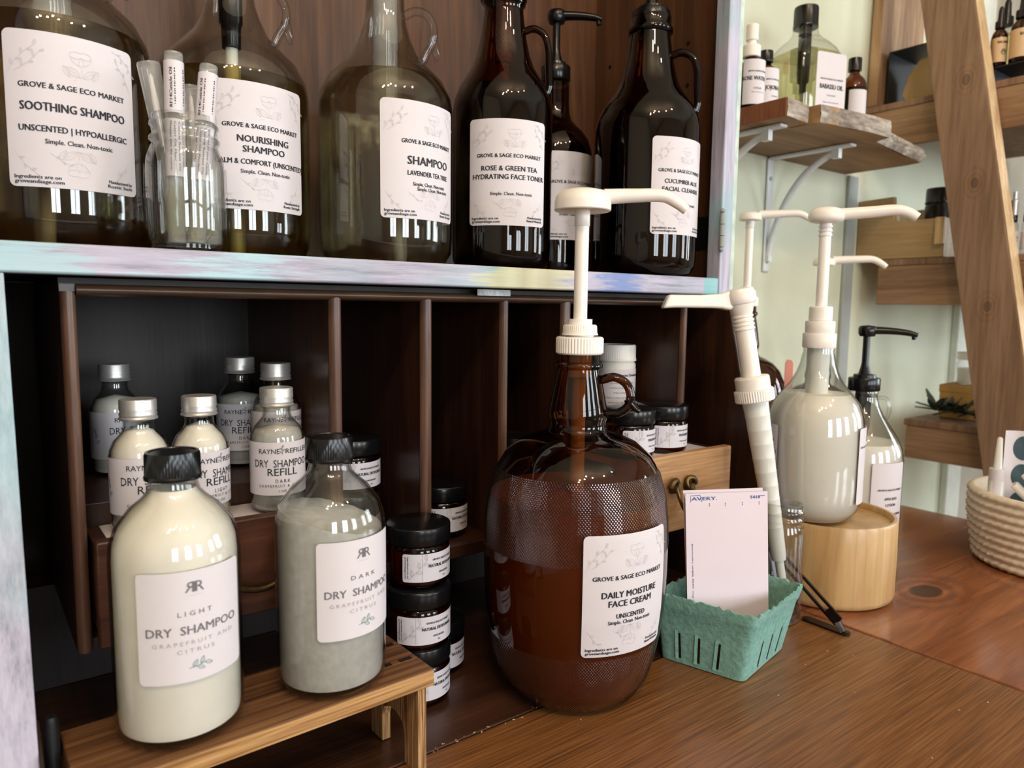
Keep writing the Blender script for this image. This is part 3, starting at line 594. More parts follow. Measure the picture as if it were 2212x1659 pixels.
# hinge left on the stile
m = MB(); m.box(.6828, .6840, .5295, .552, zz(.388), zz(.425)); hg = part(m, 'hinge', 'black_metal', hutch, bevel=.0004)
for i in range(3): m = MB(); m.cyl(.0030, zz(.3885)+i*.0122, zz(.3885)+i*.0122+.0112, 14, cx=.6715, cy=.5080); part(m, 'knuckle', 'plain_gray', hg)
for z in (.3855, .4275): m = MB(); m.lathe([(0, zz(z)-.0028), (.002, zz(z)-.002), (.0028, zz(z)), (.002, zz(z)+.002), (0, zz(z)+.0028)], 14, cx=.6715, cy=.5080); part(m, 'finial', 'plain_gray', hg)

# ================================================================== the counter beside the desk
ct = thing('wooden_counter', 'glossy red-brown wooden counter beyond the desk lid', 'counter', (.708, -.35, -.76))
m = MB(); m.box(.001, .532, 0, 1.094, .730, .760); part(m, 'counter_top', 'table_wood', ct, bevel=.002)
for x in (.01, .47):
    for y in (.02, 1.03): m = MB(); m.box(x, x+.05, y, y+.05, 0, .73); part(m, 'leg', 'table_wood', ct, bevel=.003)
# ================================================================== jugs in the hutch
FL = .3548
PJ = [(0, 0), (.044, 0), (.056, .005), (.0615, .014), (.0625, .026), (.0625, .142), (.0610, .1525), (.0540, .1665), (.0412, .1790), (.0310, .1895), (.0243, .203), (.0202, .215), (.0180, .228), (.0172, .250), (.0172, .262), (.0190, .264), (.0190, .275)]
def clear_jug(name, label, x, y, R, cam, liq, liqz, tube_mat, tube_r, tube_z, lab=None, labphi=0, labw=.08, tube_off=(0, 0), handle=True):
    s = R/.0625; P = [(r*s, z) for r, z in PJ]
    t = thing(name, label, 'jug', (x, y, FL), 0, 'clear shampoo jugs in the hutch')
    m = MB(); m.lathe(wall(P, .0011), 64); m.build('jug_body', 'glass_jug', t, smooth=60)
    L = offset_prof(P, .0016, .0018, liqz-FL); m = MB(); m.lathe(L, 64); m.build('liquid', liq, t, smooth=40)
    if handle:
        loop_handle(t, cam+90-8, [(.0180*s, .226), (.028*s, .2300), (.0390*s, .2265), (.0448*s, .215), (.0436*s, .203), (.0385*s, .194), (.0350*s, .1865)], .0054, 'glass_clear', flat=.7)
        m = MB(); a = R_(cam+82); m.tube(smooth_path([(q*s*math.cos(a), q*s*math.sin(a), z) for q, z in ((.0440, .206), (.0470, .195), (.0480, .1875))], 4), [.0052, .0052, .0052, .005, .0048, .0044, .0038, .003, .002][:9], 12, flat=.7); m.build('handle_tail', 'glass_clear', t, smooth=60)
    dx, dy = tube_off
    m = MB(); zb = tube_z-FL
    if tube_mat == 'black_plastic': m.lathe([(0, zb), (tube_r*.8, zb), (tube_r*.85, zb+.018), (tube_r, zb+.02), (tube_r, .285), (0, .285)], 24)
    else: m.lathe([(0, zb), (tube_r*.95, zb), (tube_r*.95, zb+.002)]+[q for i in range(7) for q in ((tube_r, zb+.004+i*.011), (tube_r*.94, zb+.012+i*.011))]+[(tube_r*.95, .285), (0, .285)], 24)
    m.build('pump_barrel', tube_mat, t, smooth=50)
    m = MB(); m.tube([(0, 0, zb), (dx*.5, dy*.5, zb*.55), (dx, dy, .006)], .0052, 12); m.build('dip_tube', 'trans_plastic', t)
    if lab: cyl_label(t, R+.0001, labphi, .4437-FL, labw, .0985, lab, .004)
    return t
w, h = .080, .0985
clear_jug('shampoo_jug', 'clear shampoo jug at the left end, lettered SOOTHING SHAMPOO', .066, .6366, .0625, -95.9, 'liq_olive2', .507, 'plastic_clear', .0125, .5, grove(w, h, [('SOOTHING SHAMPOO', .79, .043, .50), ('UNSCENTED | HYPOALLERGIC', .82, .031, .635)], 'Rustic Suds', simple=(.715, .50, .02)), -86, w, (-.010, .0))
clear_jug('shampoo_jug', 'clear shampoo jug behind the small jar of tubes, lettered NOURISHING SHAMPOO', .1976, .6591, .0625, -106.7, 'liq_olive', .5045, 'black_plastic', .0095, .535, grove(w, h, [('NOURISHING', .53, .040, .465), ('SHAMPOO', .43, .040, .545), ('CALM & COMFORT (UNSCENTED)', .95, .032, .64)], 'Rustic Strength', cx=.002, simple=(.715, .52, .02)), -87, w, (.004, .012))
clear_jug('shampoo_jug', 'clear shampoo jug in the middle, lettered LAVENDER TEA TREE', .3232, .6221, .061, -117.5, 'liq_pale', .5215, 'plastic_clear', .0115, .494, grove(w, h, [('SHAMPOO', .57, .055, .53), ('LAVENDER TEA TREE', .57, .032, .625)], 'Rustic Strength', cx=.006, brand=.70, simple=(.715, .45, 0), double=True), -84.5, w, (.006, -.012))
PG = [(0, 0), (.036, 0), (.046, .004), (.0495, .012), (.05, .022), (.05, .158), (.0485, .168), (.0445, .179), (.039, .188), (.032, .199), (.0275, .210), (.0245, .222), (.0220, .235), (.0198, .252), (.0190, .258), (.0215, .260), (.0215, .264), (.0195, .267), (.0195, .276)]
def growler(label, x, y, R, cam, lab, labphi, labw, top, tube=True, hand=True, zk=1.0):
    s = R/.05; P = [(r*s, z*zk) for r, z in PG]
    t = thing('growler_jug', label, 'jug', (x, y, FL), 0, 'dark growlers in the hutch')
    m = MB(); m.lathe(P, 64); m.build('jug_body', 'glass_dark', t, smooth=60)
    m = MB(); m.lathe(offset_prof(P, .0018, .002, .178*zk), 56); m.build('liquid', 'liq_dark', t, smooth=40)
    if hand:
        loop_handle(t, cam+90-5, [(.0205*s, .236*zk), (.030*s, .2385*zk), (.040*s, .233*zk), (.0445*s, .220*zk), (.0455*s, .202*zk), (.0462*s, .184*zk), (.0445*s, .1765*zk)], .0044*s, 'glass_dark', flat=.8)
    if tube:
        m = MB(); m.lathe([(0, .182), (.0055, .182), (.0058, .205), (.008, .207), (.0085, .23), (.0095, .232), (.0095, .274), (0, .274)], 20); m.build('dip_tube', 'riser_edge', t, smooth=40)
    if lab: cyl_label(t, R+.0001, labphi, .4465-FL, labw, .0985, lab, .004)
    if top == 'cap': round_cap(t, .0225*s, .265, .281, 'black_plastic')
    return t
growler('dark brown growler beside the clear jugs, lettered ROSE & GREEN TEA', .4466, .6093, .05, -126.2, grove(.080, .0985, [('ROSE & GREEN TEA', .70, .036, .48), ('HYDRATING FACE TONER', .92, .036, .56)], 'Natural Wholesale', cx=.001, brand=.82, simple=(.715, .52, .02)), -118, .080, 'cap')
def black_pump(t, z, phi, rc, stem, sp, k=1.0):
    c = MB(); c.cyl(rc, z, z+.017*k, 72, .0006, .001); c.lathe([(0, z+.017*k), (rc*.72, z+.017*k), (rc*.68, z+.021*k), (rc*.4, z+.022*k), (0, z+.022*k)], 40); c.build('pump_collar', 'black_plastic', t, smooth=40)
    c = MB(); c.lathe([(0, z+.02*k), (.0085*k, z+.02*k), (.0058*k, z+.03*k), (.0046*k, z+.036*k), (.0046*k, z+stem), (0, z+stem)], 20); c.build('pump_stem', 'black_plastic', t, smooth=40)
    a = R_(phi); ca, sa = math.cos(a), math.sin(a); zt = z+stem
    c = MB(); c.lathe([(0, zt-.003), (.009*k, zt-.002), (.011*k, zt+.002), (.011*k, zt+.009*k), (.009*k, zt+.0115*k), (0, zt+.0125*k)], 28); c.build('pump_head', 'black_plastic', t, smooth=50)
    c = MB(); P = smooth_path([(0, 0, zt+.006*k), (ca*sp*.45, sa*sp*.45, zt+.0055*k), (ca*sp*.8, sa*sp*.8, zt+.0035*k), (ca*sp, sa*sp, zt+.0005)], 5); c.tube(P, [.0072*k-.0002*k*i for i in range(len(P))], 14, flat=.75)
    c.tube([(ca*(sp-.004), sa*(sp-.004), zt+.001), (ca*(sp-.003), sa*(sp-.003), zt-.005)], .003, 10); c.build('pump_spout', 'black_plastic', t, smooth=50)
PG_cone = PG; PG = [(0, 0), (.036, 0), (.046, .004), (.0495, .012), (.05, .022), (.05, .160), (.0490, .172), (.0450, .186), (.0380, .197), (.0290, .206), (.0220, .214), (.0190, .224), (.0180, .236), (.0180, .262)]
g5 = growler('dark growler standing behind the other growlers, black pump above its shoulder', .5747, .6796, .045, -130.2, grove(.078, .0985, [('BLUE CLAY', .42, .036, .50), ('CLEANSER', .42, .036, .58), ('UNSCENTED', .34, .028, .68)], 'Natural Wholesale', brand=.80, simple=(.725, .50, 0)), -97, .072, None, False, False, .86)
PG = PG_cone
black_pump(g5, .2285, -130.2+88, .0170, .068, .052)
g6 = growler('dark brown growler at the right end of the hutch, black pump, lettered CUCUMBER ALOE', .6133, .5685, .0565, -137.2, grove(.078, .0985, [('CUCUMBER ALOE', .62, .034, .47), ('FACIAL CLEANSER', .68, .034, .55)], 'Natural Wholesale', brand=.80, simple=(.70, .46, .02)), -93, .076, None, False)
black_pump(g6, .266, -95, .0205, .060, .05)

# ================================================================== small mason jar with cuticle-oil tubes
PM = [(0, 0), (.0185, 0), (.0225, .003), (.0245, .009), (.025, .016), (.025, .052), (.0243, .060), (.0215, .068), (.0203, .070), (.0222, .072), (.0222, .074), (.0203, .076), (.0205, .080), (.0218, .0815), (.0218, .0832), (.0203, .085), (.0203, .0885), (.0187, .0888), (.0187, .07)]
mj = thing('mason_jar', 'small ribbed mason jar holding tubes at the front of the hutch', 'jar', (.1293, .5405, FL+.0012))
m = MB(); m.lathe(wall(PM, .0012), 64); m.build('jar_body', 'glass_clear', mj, smooth=60)
m = MB(); m.lathe([(0, .0005), (.0205, .0008), (.0205, .0035), (0, .0035)], 40); m.build('jar_base', 'glass_clear', mj, smooth=40)
m = MB()
for i in range(14): a = 2*PI*i/14+.2; m.tube([(.0246*math.cos(a), .0246*math.sin(a), .014), (.0251*math.cos(a), .0251*math.sin(a), .035), (.0246*math.cos(a), .0246*math.sin(a), .056)], .0011, 6)
m.build('ribs', 'glass_clear', mj, smooth=60)
CJ = R_(-103.5); RT = Vector((-math.sin(CJ), math.cos(CJ), 0)); FW = Vector((math.cos(CJ), math.sin(CJ), 0))
def oil_tube(label, top, bot, band, frost=False, rr=.0058, barc=True, spin=0):
    P0 = mj.location+RT*bot[0]+FW*bot[1]+Vector((0, 0, bot[2])); P1 = mj.location+RT*top[0]+FW*top[1]+Vector((0, 0, top[2])); L = (P1-P0).length
    t = thing('cuticle_oil_tube', label, 'tube', P0, 0, 'cuticle oil tubes in the mason jar'); z = (P1-P0).normalized(); x = (FW-z*FW.dot(z)).normalized(); y = z.cross(x)
    t.rotation_euler = Matrix((x, y, z)).transposed().to_euler()
    m = MB(); k = 1.25 if frost else 1; m.lathe([(0, 0), (rr*.9, 0), (rr, .001), (rr, L*.62), (rr*k, L-.001), (rr*k*.95, L), (rr*k*.85, L-.0008), (0, L-.002)], 28); m.build('tube_body', 'plastic_clear', t, smooth=50)
    m = MB(); m.lathe([(0, .003), (rr*.72, .003), (rr*.72, L*.30), (0, L*.30)], 20); m.build('oil', 'liq_oil', t, smooth=40)
    if band:
        w, h = 2*PI*rr*.62, L*.27
        it = [rect2(-.0010, .0052, y0, y0+d) for y0, d in [(-h*.34+i*h*.047, h*(.033 if i % 3 else .018)) for i in range(15)]] if barc else []
        it.append(T('RF14Cuticle Oil', -.0022, -h*.4, h*.75, .0016, rot=90, align='l'))
        cyl_label(t, rr+.0002, spin, L-.006-h/2, w, h, it, .0004, name='barcode_band')
        w, h = 2*PI*rr*.7, L*.30
        it = [T(s, -.004+i*.0024, h*.45, h*.85, .0011, 'ink_soft', rot=-90, align='l', bold=.008) for i, s in enumerate(('Massage into the cuticle', 'Castor Oil, Mandarin', 'Cuticle Retreat Oil', 'and end of your cuticle'))]
        cyl_label(t, rr+.0002, spin, L*.50, w, h, it, .0004, name='instruction_band')
    else:
        m = MB(); m.lathe([(0, L*.55), (rr*.30, L*.55), (rr*.34, L*.80), (rr*.20, L*.93), (0, L*.95)], 16); m.build('brush_wand', 'white_plastic', t, smooth=40)
oil_tube('upright cuticle oil tube with a barcode, tallest in the small jar', (-.0050, .0055, .128), (-.0065, .0080, .0042), True, spin=12)
oil_tube('cuticle oil tube with a barcode leaning right in the small jar', (.0165, .0045, .123), (.0055, .0120, .0042), True, spin=-8)
oil_tube('frosted cuticle oil tube flaring at its mouth, leaning left in the small jar', (-.0205, -.0030, .122), (-.0035, -.0065, .0042), False, True)
oil_tube('clear cuticle oil tube half hidden behind the barcoded tubes', (.0045, -.0090, .112), (.0085, -.0095, .0042), False)
oil_tube('short unbanded cuticle oil tube low in the small jar', (.0150, -.0060, .093), (.0165, .0005, .0042), False)

# ================================================================== dry-shampoo bottles
PB = [(0, 0), (.013, 0), (.0175, .0018), (.0193, .006), (.0193, .0505), (.0186, .0565), (.0160, .0625), (.0120, .0670), (.0103, .0695), (.0097, .0725), (.0097, .0760), (.0110, .0765), (.0110, .0782), (.0095, .0785), (.0095, .086)]
def refill_label(w, h, kind, big=1.0, side=True):
    o = [T('RAYNE', -.0021, h*.29, .0150, .0035, bold=0, align='r'), T('REFILLERY', .0021, h*.29, .0245, .0035, bold=0, align='l')]
    o += sprig2(0, h*.26, PI/2, .0056, .00022, 4, .2, 'ink_soft', .4)
    o += [T('DRY  SHAMPOO', 0, h*.035, .0420, .0054, bold=0), T('REFILL', 0, h*-.125, .0215, .0054, bold=0), T(kind, 0, h*-.26, .0105, .0026, bold=0, space=1.5), T('GRAPEFRUIT & CITRUS', 0, h*-.345, .0350, .0019, bold=0, space=1.4), T('1 OZ.', 0, h*-.44, .0060, .0017, bold=0)]
    if side:
        o.append(T('100% BY RAYNE REFILLERY, INC.', -.0360, -h*.35, h*.66, .0011, bold=0, rot=90, align='l'))
        for i in range(3): o += leaf2(-.0320, -h*.15+i*.0042, .6+i*.9, .0035, .0011, .0004, 'ink_soft')
    return o
def refill_bottle(label, x, y, z, R, fill, fillz, kind, ophi):
    s = R/.0193; P = [(r*s, q*s) for r, q in PB]
    t = thing('refill_bottle', label, 'bottle', (x, y, z+.0004), 0, 'small dry shampoo refill bottles')
    m = MB(); m.lathe(wall(P, .0009), 48); m.build('bottle_body', 'glass_clear', t, smooth=60)
    m = MB(); L = offset_prof(P, .0014, .0025, fillz*s); L[-1] = (0, fillz*s+.0035*s); m.lathe(L, 40); m.build('powder', fill, t, smooth=60)
    c = MB(); z0 = .0772*s; r = .0118*s; c.lathe([(0, z0), (r*1.03, z0), (r*1.05, z0+.0008), (r*.98, z0+.002), (r*1.02, z0+.0035), (r*.96, z0+.005), (r*1.01, z0+.0066), (r, z0+.0075), (r, z0+.0128), (r*.95, z0+.0136), (0, z0+.0136)], 88, (z0+.0074, z0+.0129, .00045)); c.build('screw_cap', 'aluminium', t, smooth=50)
    cyl_label(t, R+.0001, ophi, .0335*s, 2*PI*R*.80, .0385*s, refill_label(.09, .0385*s, kind), .0006)
    return t
refill_bottle('grey refill bottle in front, beside the dark shampoo bottle cap', .1893, .5440, .1641, .0199, 'powder_dark', .060, 'DARK', -99)
refill_bottle('ivory refill bottle on the left, just behind the light shampoo cap', .0950, .5465, .1641, .0192, 'powder_light', .069, 'LIGHT', -74)
refill_bottle('ivory refill bottle in the middle, right of the light shampoo cap', .1340, .5450, .1641, .0192, 'powder_light', .069, 'LIGHT', -62)
refill_bottle('bluish white refill bottle standing farthest back on the left', .1000, .6700, .180, .0190, 'powder_light', .062, 'LIGHT', -50)
refill_bottle('grey refill bottle at the back beside the dark wooden wall', .1940, .6480, .180, .0200, 'powder_dark', .058, 'DARK', -97)
refill_bottle('grey refill bottle at the back right, closest to the wooden divider', .2072, .5960, .180, .0195, 'powder_dark', .056, 'DARK', -88)
PL = [(0, .0015), (.026, 0), (.033, .002), (.0368, .008), (.0375, .015), (.0375, .111), (.0367, .1205), (.0335, .130), (.0255, .1405), (.0185, .1465), (.0152, .1505), (.0140, .155), (.0140, .159), (.0152, .1595), (.0140, .164), (.0140, .170)]
def big_label(w, h, kind):
    Y = lambda f: h/2-f*h
    o = [T('R', w*.008, Y(.19), .0048, .0062, 'ink_soft', 0, align='l'), T('R', -w*.008, Y(.19), .0048, .0062, 'ink_soft', 0, align='l', flip=True), rect2(-w*.012, w*.012, Y(.19), Y(.10), 'ink_soft'), rect2(-.004, .004, Y(.222), Y(.220), 'ink_pale'),
         T(kind, 0, Y(.40), w*.30, h*.042, 'ink_soft', 0, space=1.6), T('DRY  SHAMPOO', 0, Y(.565), w*.84, h*.075, 'ink_soft', .02), T('GRAPEFRUIT AND', 0, Y(.66), w*.74, h*.036, 'ink_pale', 0, space=1.5), T('CITRUS', 0, Y(.735), w*.33, h*.036, 'ink_pale', 0, space=1.5)]
    o += sprig2(-w*.07, Y(.875), .05, w*.14, .0003, 4, .35, 'ink_green', .55)
    return o
def shampoo_bottle(label, x, y, z, kind, fill, fillz, phi, tilt):
    t = thing('dry_shampoo_bottle', label, 'bottle', (x, y, z+.0004), 0, 'large dry shampoo bottles on the riser'); t.scale = (.936,)*3
    m = MB(); m.lathe(wall(PL, .0014), 72); m.build('bottle_body', 'glass_clear', t, smooth=60)
    m = MB(); L = offset_prof(PL, .0021, .0055, fillz); L[1] = (L[1][0]*.88, L[1][1]); L[0] = (0, .0045); m.lathe(L, 60)
    if tilt:
        a0 = R_(tilt); n = len(m.v); r = max(q[0] for q in L[-3:])
        m.v = [(vx, vy, vz+(.26*(vx*math.cos(a0)+vy*math.sin(a0))+random.uniform(-.0006, .0006) if vz > fillz-.016 else 0)*min(1, max(0, (vz-fillz+.016)/.016))) for vx, vy, vz in m.v]
    m.build('powder', fill, t, smooth=60)
    round_cap(t, .0160, .1580, .1745, 'black_plastic', .0004, 120, 'screw_cap')
    cyl_label(t, .0376, phi, .0775, .0635, .0665, big_label(.0635, .0665, kind), .003)
shampoo_bottle('large bottle of ivory dry shampoo on the riser, label reads LIGHT', .0936, .4426, .0725, 'LIGHT', 'powder_light', .152, -88, 0)
shampoo_bottle('large bottle of grey dry shampoo on the riser, label reads DARK', .1867, .4396, .0725, 'DARK', 'powder_dark', .119, -79, 150)
# ================================================================== wooden riser under the big bottles
rs = thing('wooden_riser', 'low wooden riser carrying the two large dry shampoo bottles', 'riser', (.036, .4045, .0004), R_(1.6))
RW, RD, RH = .2120, .0690, .0725
m = MB(); m.box(0, RW, .0002, RD, RH-.0115, RH); tb = m.build('top_board', 'riser_wood', rs, bevel=.0009)
m = MB(); m.box(.0006, RW-.0006, -.0003, .0003, RH-.0112, RH-.0006); m.build('front_edge', 'riser_edge', tb, smooth=0)['label'] = 'paler sawn front edge'
m = MB()
for a in (RW-.030, RW-.014): 
    for y in (.022, .048): m.box(a, a+.010, y, y+.004, RH-.0002, RH+.00012)
m.build('joint_inlay', 'cubby_dark', tb, smooth=0)
for x in (.006, RW-.0125):
    pl = [(.001, 0), (.019, 0), (.019, .020), (.022, .028), (.030, .032), (.040, .032), (.048, .028), (.051, .020), (.051, 0), (RD-.001, 0), (RD-.001, RH-.0117), (.001, RH-.0117)]
    m = MB(); m.prism(pl, x, x+.0065, 0); m.build('side_panel', 'riser_side', rs, smooth=0)
bp = thing('ribbed_tube', 'dark ribbed tube standing between painted side panel and riser', 'tube', (.0295, .4560, .0002))
m = MB(); m.lathe([(0, 0), (.0036, 0), (.0038, .001), (.0038, .085), (.0034, .087), (.0034, .090), (.0028, .092), (0, .092)], 36, (.002, .084, .0005)); m.build('tube_body', 'black_metal', bp)

# ================================================================== deodorant jars
JR, JH = .026, .0485
def deo_items(w, h, title, x0=-.030):
    X = x0; o = [line2([(X+.0155, -h/2+.0006), (X+.0155, h/2-.0006)], .00025, 'ink_pale')]
    o += sprig2(X+.0040, -h*.42, .75, h*.95, .00022, 5, .15, 'ink_pale', .26)
    o += [T('Ingredients are on', X+.0035, h*.40, h*.76, .0011, rot=-90, align='l'), T('groveandsage.com', X+.0015, h*.40, h*.76, .0011, rot=-90, align='l')]
    cx = X+.0345
    o += [T('GROVE & SAGE ECO MARKET', cx, h*.24, .0220, .0015), T(title[0], cx, h*.01, title[1], .0024), T(title[2], cx, h*-.24, title[3], .0014), T('2oz', cx, h*-.38, .0022, .0011)]
    return o
ND = ('NATURAL DEODORANT', .0285, 'UNSCENTED', .0105); DC = ('DEODORANT', .0165, 'Citrus Lemongrass', .0150)
def deo_jar(label, x, y, z, lphi, title=ND, group='deodorant jars', sc=1.0):
    """lphi: direction of the label's left edge"""
    t = thing('deodorant_jar', label, 'jar', (x, y, z+.0003), 0, group)
    R = JR*sc; b = .0335*sc
    m = MB(); m.lathe([(0, 0), (R*.86, 0), (R*.95, .002), (R*.97, .005), (R*.97, b-.004), (R*.93, b), (R*.86, b+.001), (R*.86, b+.004)], 56); m.build('jar_body', 'glass_jar', t, smooth=60)
    m = MB(); m.lathe([(0, .003), (R*.86, .003), (R*.92, .006), (R*.92, b-.006), (0, b-.006)], 40); m.build('contents', 'jar_fill', t, smooth=40)
    m = MB(); m.lathe([(0, b+.0012), (R*.98, b+.0012), (R, b+.0022), (R, JH*sc-.0018), (R*.985, JH*sc-.0005), (R*.95, JH*sc), (0, JH*sc)], 64); m.build('lid', 'black_plastic', t, smooth=50)
    w, h = .064*sc, .0225*sc; half = math.degrees(w/2/(R*.975))
    cyl_label(t, R*.972, lphi+half, .0178*sc, w, h, deo_items(w, h, title, -w/2+.0005), .0018, 'label_jar')
    return t
g = 'deodorant jars'
deo_jar('deodorant jar at the bottom of the three-high stack, behind the riser leg', .2890, .5030, 0, -140)
deo_jar('deodorant jar in the middle of the three-high stack by the dark shampoo bottle', .2866, .4990, .0492, -161)
deo_jar('deodorant jar on top of the three-high stack by the dark shampoo bottle', .2885, .5032, .0984, -148)
deo_jar('deodorant jar standing on the desk floor right of the three-high stack', .3270, .5372, 0, -138, sc=.95)
deo_jar('deodorant jar alone in the pigeonhole behind the stack, label facing front', .3566, .5800, .106, -143)
deo_jar('dark deodorant jar under another one in the second pigeonhole', .2735, .5960, .106, -60)
deo_jar('deodorant jar on top of another in the second pigeonhole', .2735, .5960, .1551, -152)
deo_jar('deodorant jar in the pale drawer, nearest the big amber jug', .5330, .5060, .1725, -150, DC)
deo_jar('deodorant jar in the pale drawer between two others', .5850, .5080, .1725, -158, DC)
deo_jar('deodorant jar in the pale drawer farthest right at the back', .6160, .5470, .1725, -150, DC, sc=.9)
t = thing('ribbed_lid_jar', 'dark jar with a ribbed black lid behind the amber jug shoulder', 'jar', (.4330, .5620, .1063))
m = MB(); m.lathe([(0, 0), (.022, 0), (.0235, .003), (.0235, .066), (.020, .072), (.020, .074)], 40); m.build('jar_body', 'glass_jar', t, smooth=60)
m = MB(); m.lathe([(0, .003), (.0215, .003), (.0215, .06), (0, .06)], 32); m.build('contents', 'liq_dark', t)
round_cap(t, .0235, .0715, .0885, 'black_plastic', .0006, 96, 'lid')
t = thing('plastic_tub', 'white tub with a ribbed lid and printed label behind the amber jug handle', 'tub', (.6060, .5990, .1743))
m = MB(); m.lathe([(0, 0), (.0195, 0), (.0215, .002), (.0222, .006), (.0222, .082), (.020, .086), (.0195, .09), (0, .09)], 56); m.build('tub_body', 'trans_plastic', t)
round_cap(t, .0222, .0860, .1045, 'white_plastic', .0004, 110, 'lid')
w, h = .058, .066; it = [T('Citrus Lemongrass Deodorant', .004, h*.38, .046, .0030)]+[T(s, .002, h*(.26-.085*i), ww, .0016, 'ink_soft', 0) for i, (s, ww) in enumerate((('Baking powder, arrowroot powder,', .034), ('coconut oil and beeswax,', .028), ('Ingredients', .018), ('Keep in a cool and dry place out', .036), ('of the sun, store at room', .030), ('temperature, avoid heat and', .032), ('do not use on broken skin', .030)))]
cyl_label(t, .0223, -122, .044, w, h, it, .001)

# ================================================================== big amber jug with the white pump
PA = [(0, .002), (.030, 0), (.045, .001), (.056, .006), (.0635, .018), (.0690, .036), (.0735, .062), (.0758, .085), (.0765, .108), (.0765, .130), (.0757, .150), (.0735, .168), (.0685, .186), (.060, .2005), (.048, .2105), (.034, .2165), (.0265, .2185), (.0232, .2215), (.0228, .2265), (.0240, .2300), (.0243, .234), (.0232, .240), (.0200, .256), (.0172, .2675), (.0168, .270), (.0192, .2716), (.0195, .2732), (.0188, .275), (.0165, .2762), (.0165, .290)]
jg = thing('amber_jug', 'large amber gallon jug with white pump standing on the desk lid', 'jug', (.4040, .4415, .0004))
m = MB(); m.lathe(PA, 96); m.build('jug_body', 'glass_amber', jg, smooth=60)
m = MB(); m.lathe(offset_prof(PA, .0022, .004, .168), 72); m.build('cream', 'amber_cream', jg, smooth=40)
hp = -132.5+90-6
loop_handle(jg, hp, [(.0188, .2615), (.0290, .2640), (.0385, .2590), (.0425, .2490), (.0400, .2400), (.0330, .2350), (.0235, .2335)], .0046, 'glass_dark', flat=.8)
a = R_(hp); m = MB(); P = smooth_path([(q*math.cos(a), q*math.sin(a), z) for q, z in ((.0400, .2470), (.0445, .2410), (.0485, .2375), (.0500, .2365))], 4); m.tube(P, [.0046, .0046, .0044, .0042, .004, .0036, .0032, .003, .0028, .0026, .0024, .0022, .002][:len(P)], 12, flat=.8); m.build('thumb_rest', 'glass_dark', jg, smooth=60)
m = MB(); m.lathe([(0, .02), (.0060, .02), (.0060, .262), (.0100, .264), (.0100, .285), (0, .285)], 24); m.build('pump_barrel', 'trans_plastic', jg, smooth=40)
disc_pump(jg, .2823, -132.5+90+4, 'white_plastic', stem=.0845, disc_h=.0175, spr=.0054)
w, h = .080, .0945
cyl_label(jg, lambda z: interp_up(PA, z)+.0002, -98, .106, w, h, grove(w, h, [('DAILY MOISTURE', .64, .040, .50), ('FACE CREAM', .50, .040, .575), ('UNSCENTED', .33, .030, .675)], 'Natural Wholesale', brand=.82, simple=(.725, .50, 0)), .004)

# ================================================================== berry basket with label sheets
BK = thing('berry_basket', 'green pulp berry basket holding label sheets beside the amber jug', 'basket', (0, 0, .0006))
BF, BR, BL_ = Vector((.5226, .3542)), Vector((.6110, .3720)), Vector((.5010, .4290)); BB = BR+BL_-BF
TF, TR, TL = Vector((.5262, .3465)), Vector((.6262, .3640)), Vector((.4960, .4350)); TB = Vector((.6000, .4540))
def ring_pts(c, z, rr, n=26, jag=0):
    """rounded quadrilateral at height z"""
    o = []; N4 = len(c)
    for i in range(N4):
        p, a, b = c[i], c[i-1], c[(i+1) % N4]; u = (a-p).normalized(); v = (b-p).normalized()
        for k in range(5):
            t = k/4; q = p+u*rr*(1-t)**2+v*rr*t*t; o.append((q.x, q.y, z))
        e0 = p+v*rr; u2 = (p-b).normalized(); e1 = b+u2*rr
        for k in range(1, n): t = k/n; q = e0.lerp(e1, t); o.append((q.x, q.y, z))
    return o
def inset(c, d):
    g = sum(c, Vector((0, 0)))/4; return [p+(g-p).normalized()*d for p in c]
CB, CT = [BF, BR, BB, BL_], [TF, TR, TB, TL]
lv = []
def mixc(t, d): return inset([a.lerp(b, t) for a, b in zip(CB, CT)], d)
HB = .0620
out_l = [(0, 0), (.03, 0), (.25, 0), (.5, 0), (.76, 0), (.80, -.0016), (.90, -.0020), (1.0, -.0016)]
in_l = [(1.0, .0012), (.80, .0022), (.5, .0022), (.06, .0022)]
m = MB(); rings = []
for t, d in out_l+in_l:
    r = ring_pts(mixc(t, d), max(.0002, HB*t), .007)
    if t > .95: r = [(x, y, z+.0016*math.sin(i*1.9)*math.sin(i*.37+.5)+random.uniform(-.0007, .0007)-.0015*(1+math.sin(i*.11))) for i, (x, y, z) in enumerate(r)]
    rings.append(r)
nn = len(rings[0]); vs = [p for r in rings for p in r]; fs = []
for i in range(len(rings)-1):
    for k in range(nn): fs.append((i*nn+k, i*nn+(k+1) % nn, (i+1)*nn+(k+1) % nn, (i+1)*nn+k))
fs.append(tuple(range(nn))); fs.append(tuple(range((len(rings)-1)*nn, len(rings)*nn))); m.add(vs, fs)
m.build('basket_body', 'basket', BK, smooth=50)
